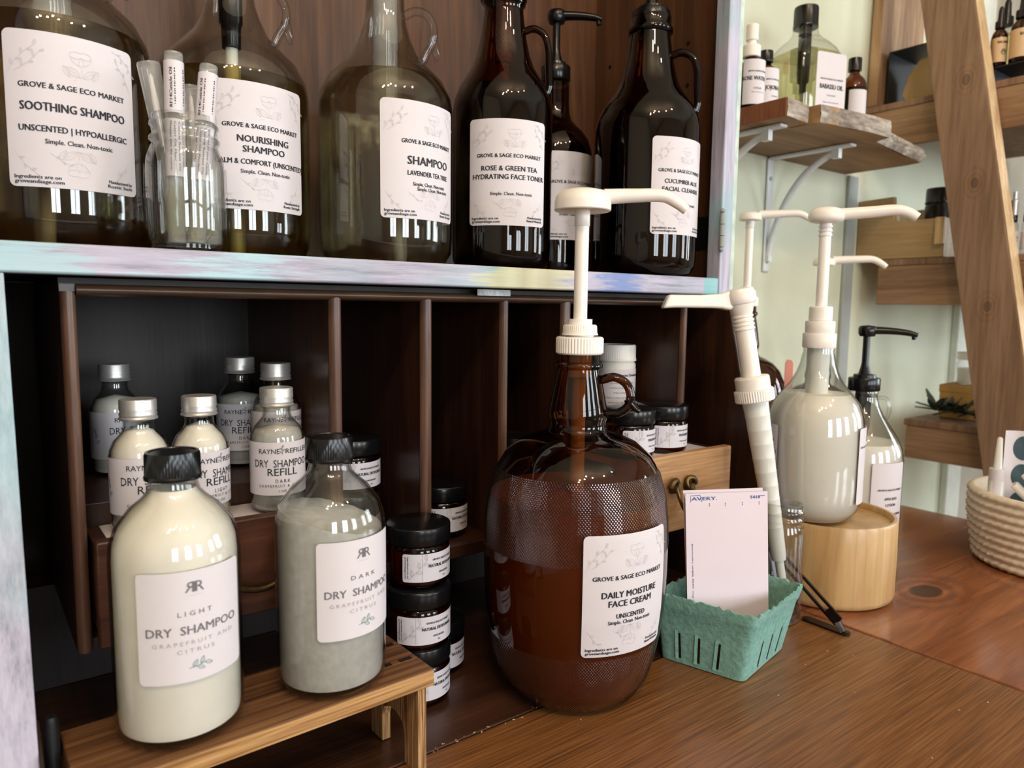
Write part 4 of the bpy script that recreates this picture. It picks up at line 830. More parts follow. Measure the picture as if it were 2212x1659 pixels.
# ventilation slits, each a dark slot with a lifted lip
for A, B in ((BF, BR), (BF, BL_)):
    tA, tB = (TF, TR) if B is BR else (TF, TL)
    for q in (.30, .52, .74):
        b0 = A.lerp(B, q); b1 = tA.lerp(tB, q); e = (B-A).normalized(); nrm = Vector((e.y, -e.x)); nrm = nrm if nrm.dot(A-(BB if False else (BF+BB)/2)) > 0 else -nrm
        P = lambda t, s, o: (b0.lerp(b1, t).x+e.x*s+nrm.x*o, b0.lerp(b1, t).y+e.y*s+nrm.y*o, HB*t)
        m = MB(); m2 = MB(); m.add([P(.08, -.0012, .0003), P(.08, .0012, .0003), P(.46, .0010, .0003), P(.46, -.0010, .0003)], [(0, 1, 2, 3)])
        m2.add([P(.06, .0012, .0002), P(.06, .0040, .0014), P(.50, .0038, .0012), P(.50, .0010, .0002)], [(0, 1, 2, 3)]); sl = m.build('slit', 'liq_dark', BK, smooth=0); m2.build('slit_lip', 'basket', sl, smooth=0)
def label_sheet(label, tr, tl, br, bl, printed):
    t = thing('label_sheet', label, 'paper', (0, 0, 0), 0, 'label sheets in the berry basket'); tr, tl, br, bl = map(Vector, (tr, tl, br, bl))
    n = (tr-tl).cross(tl-bl).normalized(); nx, nz = 8, 10; vs = []
    fn = lambda u, v, l: bl.lerp(br, u).lerp(tl.lerp(tr, u), v)+n*(l+.0009*math.sin(u*PI))
    for th in (0, -.0004):
        for j in range(nz+1):
            for i in range(nx+1): vs.append(fn(i/nx, j/nz, th))
    k = (nx+1)*(nz+1); fs = []
    for j in range(nz):
        for i in range(nx): a = j*(nx+1)+i; fs += [(a, a+1, a+nx+2, a+nx+1), (k+a, k+a+nx+1, k+a+nx+2, k+a+1)]
    mm = MB(); mm.add(vs, fs); s = mm.build('sheet', 'sheet', t, smooth=60, recalc=False)
    if printed:
        W_, H_ = (tr-tl).length, (tl-bl).length
        it = [T('AVERY.', W_*.07, H_*.955, W_*.30, H_*.021, 'ink_blue', align='l'), line2([(W_*.06, H_*.945), (W_*.06, H_*.985), (W_*.17, H_*.988), (W_*.19, H_*.945)], .0005, 'ink_blue'), T('5418', W_*.90, H_*.955, W_*.12, H_*.020, 'ink_blue', align='r'), line2([(W_*.905, H_*.972), (W_*.96, H_*.972)], .0006, 'ink_blue'), T('bend along lines for easy label removal', W_*.075, H_*.08, H_*.60, .0013, 'ink_blue', rot=90, align='l')]
        for x in (.28, .47, .68, .89): it += [line2([(W_*x, H_*.935), (W_*x, H_*.926)], .0007, 'ink_soft'), line2([(W_*x, H_*.922), (W_*x, H_*.914)], .0007, 'ink_soft')]
        d = {}
        for ink, v2, f2 in it: d.setdefault(ink, MB()).add([fn(x/W_, y/H_, .0003) for x, y in v2], f2)
        for ink, q in d.items(): q.build('lettering', ink, s, smooth=0, recalc=False)
label_sheet('front label sheet with blue print standing in the green berry basket', (.5952, .3870, .1520), (.5170, .4195, .1540), (.5885, .3735, .0120), (.5110, .4045, .0120), True)
label_sheet('second label sheet just behind the printed one in the berry basket', (.5940, .3915, .1545), (.5185, .4235, .1560), (.5900, .3765, .0120), (.5150, .4075, .0120), False)

# ================================================================== narrow glass jar with a leaning pump
t = thing('glass_jar', 'narrow empty glass jar behind the berry basket holding a pump', 'jar', (.6630, .4125, .0004))
PJ2 = [(0, .001), (.016, 0), (.0205, .003), (.0222, .010), (.0222, .094), (.0205, .102), (.0192, .106), (.0205, .1075), (.0205, .1095), (.0192, .111), (.0195, .114), (.0208, .1155), (.0208, .1175), (.0194, .119), (.0194, .1245), (.0178, .125), (.0178, .108)]
m = MB(); m.lathe(wall(PJ2, .0014), 56); m.build('jar_body', 'glass_clear', t, smooth=60)
P0, P1 = Vector((.6685, .4045, .0060)), Vector((.6300, .4510, .3280)); z = (P1-P0).normalized(); CP = R_(-125)
lp = thing('dispenser_pump', 'white dispenser pump leaning in the narrow glass jar', 'pump', P0); fw = Vector((math.cos(CP), math.sin(CP), 0)); x = (fw-z*fw.dot(z)).normalized(); y = z.cross(x)
lp.rotation_euler = Matrix((x, y, z)).transposed().to_euler()      # local x faces the viewer, -y is the picture's left
L = (P1-P0).length
m = MB(); m.tube([(0, 0, 0), (0, 0, .09)], .0045, 14); m.build('dip_tube', 'trans_plastic', lp)
m = MB(); q = [(0, .060), (.0070, .060), (.0078, .066), (.0086, .090)]
for i in range(9): zq = .094+i*.0145; r = .0088+i*.00042; q += [(r, zq), (r+.0002, zq+.001), (r+.0002, zq+.0018), (r, zq+.0026)]
q += [(.0132, .228), (0, .228)]; m.lathe(q, 32); m.build('pump_barrel', 'trans_plastic', lp, smooth=50)
zc = .2260; c = MB(); c.cyl(.0195, zc, zc+.0125, 96, .0006, .001); c.build('pump_collar', 'white_plastic', lp)
c = MB(); c.lathe([(0, zc+.0126), (.0172, zc+.0126), (.0172, zc+.024), (.0160, zc+.0255), (.0100, zc+.026), (0, zc+.026)], 64, (zc+.0128, zc+.0235, .0007)); c.build('pump_neck_ring', 'white_plastic', lp)
c = MB(); q = [(0, zc+.0255), (.0094, zc+.0255), (.0094, L-.030)]
for i in range(4): zq = L-.029+i*.0042; q += [(.0094, zq), (.0106, zq+.0008), (.0106, zq+.0022), (.0097, zq+.003)]
q += [(.0110, L-.010), (.0130, L-.002), (0, L-.002)]; c.lathe(q, 32); c.build('pump_stem', 'white_plastic', lp, smooth=40)
tl = lambda y, z: (y, L+z+.12*max(0, -.015-y))
pl = [tl(*q) for q in ((-.0800, -.0010), (-.0715, .0125), (-.040, .0105), (-.020, .0108), (-.010, .0130), (.004, .0140), (.0120, .0130), (.0150, .0085), (.0150, -.0015), (-.004, -.0025), (-.013, -.0065), (-.021, -.0040), (-.030, -.0030), (-.066, -.0008))]
c = MB(); c.prism(pl, -.0072, .0072, 0); hd = c.build('pump_head', 'white_plastic', lp, smooth=40, bevel=.0022, seg=3)
c = MB(); c.lathe([(0, L-.003), (.0125, L-.003), (.0142, L-.001), (.0146, L+.004), (.0146, L+.0085), (.0128, L+.0125), (.006, L+.0142), (0, L+.0145)], 40); c.build('pump_cap', 'white_plastic', lp, smooth=50)
# crumbs on the lid: nobody could count them
m = MB(); rnd = random.Random(4)
for i in range(46):
    if i < 26: u = rnd.random(); x, y = .255+.13*u, .4285+rnd.gauss(0, .0022)
    else: x, y = rnd.uniform(.27, .68), rnd.uniform(.20, .42)
    s = rnd.uniform(.0003, .0010); a = rnd.uniform(0, PI); dx, dy = math.cos(a)*s*1.6, math.sin(a)*s*1.6
    m.add([(x-dx, y-dy, .0002), (x+dy*.4, y-dx*.4, .0002), (x+dx, y+dy, .0002), (x-dy*.4, y+dx*.4, .0002), (x, y, .0002+s*.5)], [(0, 1, 4), (1, 2, 4), (2, 3, 4), (3, 0, 4), (0, 3, 2, 1)])
tag(m.build('crumbs', 'crumb', smooth=0), 'pale crumbs scattered along the desk lid hinge', 'crumbs', kind='stuff')
# ================================================================== bamboo planter and the jugs on the counter
CZ0 = .0004
t = thing('bamboo_planter', 'round bamboo planter under the white lotion jug', 'planter', (.786, .433, CZ0))
m = MB(); m.lathe([(0, .001), (.068, 0), (.0728, .003), (.0738, .008), (.0740, .050), (.0735, .088), (.0722, .0915), (.0690, .0915), (.0676, .0895), (.0674, .0845), (0, .0840)], 80); m.build('planter_body', 'bamboo', t, smooth=50)
CD = (.7675, .4435)
PC = [(0, .0012), (.026, 0), (.036, .002), (.0440, .0075), (.0500, .0160), (.0524, .027), (.0528, .040), (.0528, .092), (.0522, .106), (.0502, .1205), (.0460, .133), (.0362, .1455), (.0280, .156), (.0225, .167), (.0190, .177), (.0172, .187), (.0160, .190), (.0165, .193), (.0160, .196), (.0150, .204)]
cj = thing('lotion_jug', 'clear jug of white lotion with tall white pump on the bamboo planter', 'jug', (CD[0], CD[1], .0845))
m = MB(); m.lathe(wall(PC, .0011), 80); m.build('jug_body', 'glass_clear', cj, smooth=60)
m = MB(); m.lathe(offset_prof(PC, .0018, .004, .1440), 72); m.build('lotion', 'cream', cj, smooth=40)
c = MB(); c.lathe([(0, .12), (.0105, .12), (.0120, .150), (.0122, .202), (0, .202)], 24); c.build('pump_barrel', 'trans_plastic', cj, smooth=40)
CAM_C = math.degrees(math.atan2(-CD[1], -CD[0])); zc = .1945
c = MB(); c.cyl(.0178, zc, zc+.0165, 60, .0008, .001); c.build('pump_collar', 'white_plastic', cj)
c = MB(); c.cyl(.0158, zc+.0165, zc+.0300, 44, .0009, .001); c.cyl(.0125, zc+.030, zc+.0460, 20, 0, .001); c.build('pump_neck_ring', 'white_plastic', cj)
c = MB(); c.cyl(.0062, zc+.044, zc+.138, 28); 
for i in range(3): c.cyl(.0072, zc+.123+i*.0045, zc+.1255+i*.0045, 28)
c.build('pump_stem', 'white_plastic', cj)
def oval_head(t, z, phi, s, ln):
    c = MB(); c.lathe([(0, z), (.012*s, z), (.0185*s, z+.002*s), (.0200*s, z+.006*s), (.0195*s, z+.011*s), (.0165*s, z+.0155*s), (.009*s, z+.0180*s), (0, z+.0185*s)], 40); c.build('pump_head', 'white_plastic', t, smooth=60)
    a = R_(phi); ca, sa = math.cos(a), math.sin(a); zs = z+.0095*s
    P = smooth_path([(ca*.012*s, sa*.012*s, zs), (ca*ln*.5, sa*ln*.5, zs+.002), (ca*ln*.76, sa*ln*.76, zs+.0035), (ca*ln*.90, sa*ln*.90, zs+.0005), (ca*ln, sa*ln, zs-.005)], 5); n = len(P)
    c = MB(); c.tube(P, [.0066*s*(1.05-.25*i/n) for i in range(n)], 16); c.tube([P[-1]+(P[-2]-P[-1])*.1, P[-1]+(P[-1]-P[-2])*.02], .0043*s, 12); c.build('pump_spout', 'white_plastic', t, smooth=60)
oval_head(cj, zc+.137, CAM_C+90+6, .95, .090)
cyl_label(cj, .0530, -66, .068, .046, .084, [T('GROVE & SAGE ECO MARKET', 0, .02, .04, .002)], .003)
w = .030; cyl_label(cj, .0530, 150, .070, w, .080, [rect2(-w*.45, w*.45, .008, .012, 'magenta'), rect2(-w*.45, w*.45, -.034, .002, 'magenta'), rect2(-w*.3, w*.3, .020, .024, 'ink')], .002)
def back_amber(label, x, y, R, phi, zc, sten):
    s = R/.0765; P = [(r*s, z*zc/.2823) for r, z in PA]
    t = thing('amber_jug', label, 'jug', (x, y, CZ0), 0)
    m = MB(); m.lathe(P, 64); m.build('jug_body', 'glass_dark', t, smooth=60)
    m = MB(); m.lathe(offset_prof(P, .0022, .004, .55*zc), 48); m.build('cream', 'amber_cream', t, smooth=40)
    disc_pump(t, zc, phi, stem=sten, rd=.016, spout=.085, disc_h=.012, spr=.0055, collar=(.0165, .0125)); return t
back_amber('amber jug behind the leaning pump, its white pump beside the wall bracket', .9310, .6560, .066, CAM_C+90+12, .325, .095)
back_amber('amber jug hidden behind the lotion jug, only its white pump showing', 1.0480, .6050, .060, CAM_C+90+10, .268, .090)
t = thing('coral_card', 'coral pink strip showing between the dark amber jug and the lotion jug', 'card', (0.8457, 0.5336, CZ0), R_(-50))
m = MB(); m.prism([(0, 0), (.010, 0), (.010, .252), (.008, .2565), (.002, .2570), (0, .252)], 0, .0015, 1); m.build('card_body', 'red', t, smooth=0, bevel=.0004)
LX, LY = .946, .4806
t = thing('lotion_bottle', 'clear bottle of pale lotion with black pump behind the bamboo planter', 'bottle', (LX, LY, CZ0))
PLo = [(0, .001), (.040, 0), (.049, .004), (.0525, .014), (.0525, .128), (.0505, .142), (.0440, .157), (.0350, .171), (.0265, .184), (.0205, .196), (.0175, .206), (.0170, .212), (.0180, .2145), (.0165, .217), (.0165, .226)]
m = MB(); m.lathe(wall(PLo, .0011), 64); m.build('bottle_body', 'glass_clear', t, smooth=60)
m = MB(); m.lathe(offset_prof(PLo, .0018, .003, .150), 56); m.build('lotion', 'cream', t, smooth=40)
c = MB(); c.lathe([(0, .15), (.0075, .15), (.0085, .165), (.010, .168), (.010, .222), (0, .222)], 20); c.build('pump_barrel', 'black_plastic', t, smooth=40)
loop_handle(t, CAM_C+90-12, [(.0170, .208), (.0265, .208), (.031, .200), (.031, .188), (.0275, .180)], .0035, 'glass_clear', flat=.7)
black_pump(t, .2165, CAM_C+90+2, .0195, .073, .058, 1.0)
w, h = .052, .095
cyl_label(t, .0527, -108, .082, w, h, [T('GROVE & SAGE ECO MARKET', .002, .012, .040, .0024), T('AVOCADO', .002, .000, .0200, .0034), T('LOTION', .002, -.008, .0155, .0034), T('CALM & COMFORT (UNSCENTED)', 0, -.020, .046, .0028), T('Simple. Clean. Non-toxic', .002, -.027, .030, .0022, bold=0)], .003)

# ================================================================== woven basket with sticker sheet and pens
WB = thing('woven_basket', 'cream coiled rope basket at the right edge of the counter', 'basket', (1.105, .296, CZ0))
m = MB(); nl = 9; R0, R1, HBk = .090, .100, .094; pr = [(0, .0005)]
for i in range(nl):
    za = .001+i*HBk/nl
    for k in range(7): f = k/6; z = za+f*HBk/nl*.98; pr.append((R0+(R1-R0)*min(1, z/HBk*1.5)+.0042*math.sin(PI*f), z))
pr += [(R1-.004, HBk+.0005), (R1-.009, HBk-.002), (R1-.010, HBk*.5), (R0-.008, .012), (0, .010)]
m.lathe(pr, 110)
vs = []
for x, y, z in m.v:
    r = math.hypot(x, y)
    if r > R0-.002 and z < HBk: a = math.atan2(y, x); k = int(z/(HBk/nl)); f = (z/(HBk/nl))-k; q = 1+.020*math.sin(a*60+(k*PI)+f*2.5); x *= q; y *= q
    vs.append((x*1.0, y*1.0, z))
m.v = vs; m.build('basket_body', 'rope', WB, smooth=60)
t = thing('sticker_sheet', 'white sheet of dark oval stickers curling up inside the rope basket', 'paper', (1.105, .296, CZ0+.0110))
c0 = Vector((-.040, .058, 0)); dirv = Vector((.36, -.93, 0)).normalized()
def sh(x, y, l):
    # a sheet whose left edge curls towards the viewer
    cur = max(0, .018-x); p = c0+dirv*x+Vector((-.93, -.36, 0))*(cur*cur*22+l)
    return (p.x, p.y, y)
it = []
for r in range(5):
    for q in range(3):
        cx, cy = .0205+q*.0335, .138-r*.0360
        n = 26; it.append(('dot_dark', [(cx, cy)]+[(cx+.0112*math.cos(2*PI*i/n), cy+.0155*math.sin(2*PI*i/n)) for i in range(n)], [(0, 1+i, 1+(i+1) % n) for i in range(n)]))
it = [q for q in it if min(v[1] for v in q[1]) > .001]
stick(t, 'sheet', [(i*.004, .0, .160) for i in range(26)], it, sh, 'label', 0)
m = MB(); m.add([sh(i*.004, z, -.0004) for i in range(26) for z in (0, .160)], [(2*i, 2*i+2, 2*i+3, 2*i+1) for i in range(25)]); m.build('sheet_back', 'label', t, smooth=60, recalc=False)
def pen(label, b, e, r):
    b, e = Vector(b), Vector(e); t = thing('pen', label, 'pen', b, 0, 'pens in the rope basket'); z = (e-b).normalized(); t.rotation_euler = z.to_track_quat('Z', 'Y').to_euler(); L = (e-b).length
    m = MB(); m.lathe([(0, 0), (r*.5, 0), (r*.9, .006), (r, .010), (r, L*.6), (0, L*.6)], 20); m.build('barrel', 'white_plastic', t, smooth=40)
    m = MB(); m.lathe([(0, L*.6), (r*1.12, L*.6), (r*1.12, L-.001), (r*.95, L), (r*.6, L), (r*.6, L-.006), (0, L-.006)], 20); m.build('pen_cap', 'white_plastic', t, smooth=40)
pen('taller white pen leaning left in the rope basket', (1.085, .250, .0160), (1.045, .322, .1220), .0050)
pen('shorter white pen lower behind the taller one in the rope basket', (1.098, .262, .0160), (1.050, .335, .1060), .0048)
t = thing('squeeze_tube', 'pale flattened tube standing at the left end of the rope basket', 'tube', (1.043, .352, CZ0+.0118))
m = MB(); m.lathe([(0, 0), (.0075, 0), (.0085, .003), (.0085, .096), (.0062, .100), (.0055, .102), (.0030, .150), (.0016, .152), (0, .152)], 24, sq=(3, .4)); m.build('tube_body', 'trans_plastic', t, smooth=50)
m = MB(); m.cyl(.0092, .080, .112, 24); m.build('sleeve', 'label', t)

# ================================================================== live-edge wall shelf and brackets
SHP = [(.886, .7445), (.886, .575), (.905, .580), (.925, .578), (.9435, .583), (.9455, .612), (.9505, .612), (.9515, .568), (.985, .561), (1.02, .563), (1.06, .553), (1.113, .551), (1.118, .566), (1.126, .578), (1.16, .584), (1.20, .590), (1.25, .597), (1.30, .600), (1.335, .606), (1.343, .63), (1.345, .7445)]
sh_ = thing('wall_shelf', 'thick live-edge wood shelf on the wall above the pump jugs', 'shelf', (0, 0, 0))
m = MB(); m.prism(SHP, .5755, .600, 2); m.build('shelf_board', 'slab_wood', sh_, smooth=0, bevel=.001)
m = MB(); m.box(.8852, .8859, .578, .744, .5760, .5995); m.build('sawn_end', 'slab_end', sh_, smooth=0)
def bark(a, b, name, lump, nx=40):
    a, b = Vector(a), Vector(b); d = b-a; nrm = Vector((d.y, -d.x)).normalized(); m = MB(); rn = random.Random(3); vs = []; nz = 8
    for i in range(nx+1):
        for j in range(nz+1):
            p = a.lerp(b, i/nx)+nrm*(.0008+lump*(.4+.6*rn.random())*math.sin(PI*(j+.3)/(nz+.6))); vs.append((p.x, p.y, .5758+.0240*j/nz))
    fs = [(i*(nz+1)+j, (i+1)*(nz+1)+j, (i+1)*(nz+1)+j+1, i*(nz+1)+j+1) for i in range(nx) for j in range(nz)]
    m.add(vs, fs); return m.build(name, 'bark', sh_, smooth=60, recalc=False)
bark((.886, .5765), (.9435, .5815), 'weathered_edge', .0022, 24); bark((.9515, .568), (1.06, .553), 'weathered_edge', .0025, 44); bark((1.06, .553), (1.113, .551), 'weathered_edge', .0025, 26); bark((1.126, .578), (1.335, .606), 'bark_edge', .009, 60)
def bracket(label, x):
    t = thing('shelf_bracket', label, 'bracket', (x, .7442, 0), 0, 'white shelf brackets')
    m = MB(); m.box(-.0085, .0085, -.0035, 0, .385, .573); m.build('wall_plate', 'white_metal', t, bevel=.003)
    m = MB(); m.box(-.0085, .0085, -.145, -.0036, .5705, .5750); m.build('shelf_arm', 'white_metal', t, bevel=.0015)
    m = MB(); P = smooth_path([(0, -.004, .405), (0, -.012, .445), (0, -.032, .495), (0, -.062, .535), (0, -.100, .560), (0, -.118, .564)], 5); m.tube(P, .0052, 10); m.box(-.005, .005, -.124, -.112, .556, .571); m.box(-.005, .005, -.010, -.003, .402, .412); m.build('brace', 'white_metal', t, smooth=50)
    for z in (.403, .54): m = MB(); m.tube([(0, -.0033, z), (0, -.0048, z)], .0036, 14); m.build('screw', 'plain_gray', t)
bracket('white curved bracket screwed to the wall under the live-edge shelf', 1.1030); bracket('white bracket under the left end of the live-edge shelf', .9180)
def boston(P, s): return [(r*s, z*s) for r, z in P]
PBo = [(0, 0), (.016, 0), (.0192, .002), (.0196, .006), (.0196, .0560), (.0185, .0620), (.0150, .0680), (.0100, .0720), (.0080, .0745), (.0080, .084)]
def amber_bottle(label, x, y, h, R, lab, phi, top, lz, lh, lw):
    s = R/.0196; k = h/.084; P = [(r*s, z*k) for r, z in PBo]
    t = thing('amber_bottle', label, 'bottle', (x, y, .6003), 0); m = MB(); m.lathe(P, 40); m.build('bottle_body', 'glass_jar', t, smooth=60)
    m = MB(); m.lathe(offset_prof(P, .0014, .002, h*.66), 32); m.build('contents', 'liq_dark', t, smooth=40)
    if top == 'cap': round_cap(t, .0105*s, h*.93, h*1.12, 'black_plastic', .0004, 60, 'screw_cap')
    else:
        c = MB(); c.cyl(.0125, h*.92, h*1.13, 40, .0003); c.build('pump_collar', 'white_plastic', t); c = MB(); c.cyl(.0062, h*1.12, h*1.23, 24); c.cyl(.0085, h*1.22, h*1.5, 24); c.build('spray_head', 'white_plastic', t)
    cyl_label(t, R+.0001, phi, lz, lw, lh, lab, .001); return t
amber_bottle('amber bottle with white spray top beside the painted stile, lettered WATER', .9040, .6473, .0760, .0193, [T('GROVE & SAGE ECO MARKET', -.003, .013, .030, .0020), T('ROSE WATER', -.008, .002, .036, .0052), T('DISTILLED', -.004, -.0100, .012, .0024, bold=0), T('Simple. Clean. Non-toxic', -.003, -.0145, .020, .0013, bold=0)], -100, 'spray', .0330, .060, .050)
amber_bottle('amber bottle behind the spray bottle, lettered JOJOBA', .9480, .6540, .0800, .0188, [T('GROVE & SAGE ECO MARKET', .003, .012, .030, .0020), T('JOJOBA OIL', .004, -.001, .034, .0056), T('Unrefined', .003, -.011, .012, .0022, bold=0), T('Simple. Clean.', -.002, -.022, .012, .0013, bold=0)], -104, 'cap', .0330, .058, .050)
amber_bottle('small amber bottle with black cap at the right end of the wall shelf', 1.1400, .6250, .1000, .0185, [T('GROVE & SAGE ECO', .004, -.024, .020, .0022), T('ARGAN OIL', .004, -.030, .020, .003)], -118, 'cap', .0320, .058, .034)
BX, BY = 1.0560, .6610
t = thing('oil_jug', 'square clear jug of pale oil on the wall shelf, lettered BABASSU OIL', 'jug', (BX, BY, .6003), R_(-16))
PQ = [(0, .001), (.036, 0), (.0425, .003), (.0440, .010), (.0440, .096), (.0425, .104), (.0370, .114), (.0290, .124), (.0210, .131), (.0165, .137), (.0150, .143), (.0150, .150)]
m = MB(); m.lathe(PQ, 72, sq=(5, 0)); m.build('jug_body', 'glass_clear', t, smooth=60)
m = MB(); m.lathe(offset_prof(PQ, .0016, .003, .107), 64, sq=(5, 0)); m.build('oil', 'liq_oil', t, smooth=60)
round_cap(t, .0180, .148, .178, 'black_plastic', .0006, 60, 'screw_cap')
m = MB(); m.lathe([(0, .050), (.0048, .050), (.0052, .066), (.0085, .068), (.0095, .098), (.0095, .150), (0, .150)], 20); m.build('pump_barrel', 'black_plastic', t, smooth=40)
m = MB(); m.cyl(.0035, .006, .050, 12); m.build('dip_tube', 'trans_plastic', t)
flat_label(t, (.012, -.0452, .052), (1, 0, 0), (0, 0, 1), .056, .096, [T('GROVE & SAGE ECO MARKET', .001, .009, .044, .0022), T('BABASSU OIL', .001, -.004, .044, .0066), T('Unscented', .001, -.014, .016, .0024, bold=0), T('Simple. Clean. Non-toxic', .001, -.024, .030, .0020, bold=0)], .004)
m = MB(); m.box(.020, .034, .0365, .0372, .090, .108); m.build('warning_tag', 'red', t, smooth=0)
# ================================================================== wooden ladder shelf beyond the counter
LD = thing('ladder_shelf', 'tall wooden ladder shelf leaning on the wall beyond the counter', 'shelf', (0, 0, 0))
X0, X1 = 1.400, 2.05
yl = lambda z: .494+(z-.117)*.1915            # wall-side edge of the sloping rail's broad face
for x in (1.362, 2.052):
    m = MB(); zb, zt = FZ, 1.42; wd = .083
    A = [(yl(zb)-wd, zb), (yl(zb), zb), (yl(zt), zt), (yl(zt)-wd, zt)]; m.prism(A, x, x+.0365, 0); r = m.build('rail', 'ladder_wood', LD, smooth=0, bevel=.002)
    m = MB(); e = Vector((0, yl(zt)-yl(zb), zt-zb)); m.obox((x+.001, yl(zb)-wd-.0009, zb), (.0345, 0, 0), e, (0, .0008, 0)); m.build('lit_side', 'ladder_edge', r, smooth=0)  # rail's window-lit side, its light painted in as a paler wood
def step(y0, y1, z0, z1, th=.012, back=True):
    m = MB(); m.box(X0, X1, y0, y1, z1-th, z1); b = m.build('shelf_board', 'ladder_wood', LD, bevel=.0015)
    m = MB(); m.box(X0+.001, X0+.019, y0+.003, y1-.004, z0, z1-th-.0004); m.build('end_board', 'box_wood', LD, bevel=.0012)
    m = MB(); m.box(X0+.020, X1, y0+.003, y0+.021, z0, z1-th-.0004); m.build('front_board', 'box_wood', LD, bevel=.0012)
    return b
step(.42, .7440, .6250, .7045); step(.395, .703, .3335, .4180); step(.24, .632, .0500, .1225)
ZA, ZC_, ZD = .7048, .4183, .1228
t = thing('wood_plank', 'streaky wooden plank standing upright against the wall on the ladder shelf', 'plank', (1.402, .7225, ZA+.0003))
m = MB(); m.prism([(0, 0), (.170, 0), (.176, .60), (.014, .60)], 0, .0200, 1); m.build('plank_body', 'plank_wood', t, smooth=0, bevel=.002)
def metal_riser(label, y0, y1, zt, x=1.428, dx=.105):
    t = thing('metal_riser', label, 'riser', (x, y0, ZA+.0003), 0, 'black metal risers on the ladder shelf'); h = zt-ZA; d = y1-y0
    m = MB(); m.prism([(0, 0), (.0022, 0), (.0022, h-.0025), (d-.0022, h-.0025), (d-.0022, 0), (d, 0), (d, h-.002), (d-.002, h), (.002, h), (0, h-.002)], 0, dx, 0); m.build('bent_plate', 'black_metal', t, smooth=0, bevel=.0004); return t
metal_riser('black metal riser over a paper bag at the wall end of the top shelf', .590, .716, .8050, 1.424)
metal_riser('low black metal riser under the dropper bottles on the top shelf', .430, .531, .7285, 1.402)
t = thing('paper_bag', 'brown paper bag under the black metal riser', 'bag', (1.470, .650, ZA+.0003))
m = MB(); m.prism([(-.040, 0), (.036, 0), (.046, .02), (.040, .055), (.020, .082), (.004, .084), (-.030, .060), (-.046, .02)], -.025, .025, 0); m.v = [(x+.004*math.sin(z*90+y*60), y, z) for x, y, z in m.v]; m.build('bag_body', 'kraft', t, smooth=0, bevel=.004)
def dropper(label, x, y, z, R, h, lab='tan_label', glassm='glass_jar', cap='black_plastic', group='dropper bottles on the low riser'):
    t = thing('dropper_bottle', label, 'bottle', (x, y, z+.0004), 0, group)
    P = [(0, 0), (R*.85, 0), (R, R*.15), (R, h*.50), (R*.9, h*.56), (R*.55, h*.62), (R*.5, h*.64), (R*.5, h*.68)]
    m = MB(); m.lathe(P, 32); m.build('bottle_body', glassm, t, smooth=60)
    m = MB(); m.lathe(offset_prof(P, .001, .0015, h*.52), 24); m.build('contents', 'liq_dark' if glassm == 'glass_jar' else 'liq_oil', t, smooth=40)
    m = MB(); m.cyl(R*.66, h*.64, h*.76, 40, .0003); m.build('collar', cap, t)
    m = MB(); m.lathe([(0, h*.75), (R*.42, h*.76), (R*.36, h*.86), (R*.34, h*.95), (R*.2, h), (0, h)], 20); m.build('bulb', cap, t, smooth=60)
    if lab: w, lh = 2*PI*R*.7, h*.40; cyl_label(t, R+.0001, -125, h*.27, w, lh, [T('BALANCE', 0, lh*.25, w*.35, lh*.10), ('ink_soft', [(R*.35*math.cos(i*PI/6), -lh*.1+R*.42*math.sin(i*PI/6)) for i in range(12)], [tuple(range(12))])], .0005, mat=lab); 
    return t
ZR = .7288
dropper('small amber dropper bottle at the left of the low riser', 1.4150, .5270, ZR, .0120, .098)
dropper('larger amber dropper bottle beside the small one on the low riser', 1.4200, .4960, ZR, .0165, .112)
dropper('clear dropper bottle of golden oil behind the amber droppers', 1.4560, .5330, ZR, .0150, .122, None, 'glass_clear')
dropper('amber dropper bottle behind, half seen at the top right edge', 1.4600, .4700, ZR, .0140, .110)
t = thing('white_capped_bottle', 'white capped bottle behind the larger amber dropper bottle', 'bottle', (1.4650, .5020, ZR+.0004))
m = MB(); m.lathe([(0, 0), (.013, 0), (.014, .002), (.014, .082), (.009, .09), (0, .09)], 28); m.build('bottle_body', 'trans_plastic', t); m = MB(); m.cyl(.0105, .0905, .126, 28); m.build('cap', 'white_plastic', t)
# crate on the middle shelf
t = thing('wooden_crate', 'pale open wooden crate with a stepped side on the middle ladder shelf', 'crate', (1.4010, .585, ZC_+.0003))
pf = [(0, 0), (.1585, 0), (.1585, .112), (.0930, .1145), (.0900, .072), (.0780, .0680), (0, .0690)]
m = MB(); m.prism(pf, 0, .012, 0); m.build('stepped_side', 'crate_wood', t, smooth=0, bevel=.0012)
m = MB(); m.prism(pf, .208, .220, 0); m.build('stepped_side', 'crate_wood', t, smooth=0, bevel=.0012)
m = MB(); m.box(.0122, .2078, .1470, .1585, 0, .112); m.build('tall_end', 'crate_wood', t, smooth=0); m = MB(); m.box(.0122, .2078, 0, .012, 0, .069); m.build('low_end', 'crate_wood', t, smooth=0); m = MB(); m.box(.0122, .2078, .0122, .1468, 0, .010); m.build('crate_floor', 'crate_wood', t, smooth=0)
m = MB(); m.box(-.0115, -.0003, -.002, .0125, .022, .069); m.build('corner_batten', 'ladder_edge', t, bevel=.001)
t = thing('dark_jar', 'tall dark jar standing in the pale stepped crate', 'jar', (1.4600, .6220, ZC_+.0108))
m = MB(); m.lathe([(0, 0), (.022, 0), (.024, .003), (.024, .085), (.022, .09), (0, .09)], 36); m.build('jar_body', 'liq_dark', t); round_cap(t, .0235, .0902, .118, 'black_plastic', .0004, 60, 'lid')
t = thing('amber_jar', 'amber jar with wide black cap on the middle ladder shelf', 'jar', (1.4700, .4560, ZC_+.0003))
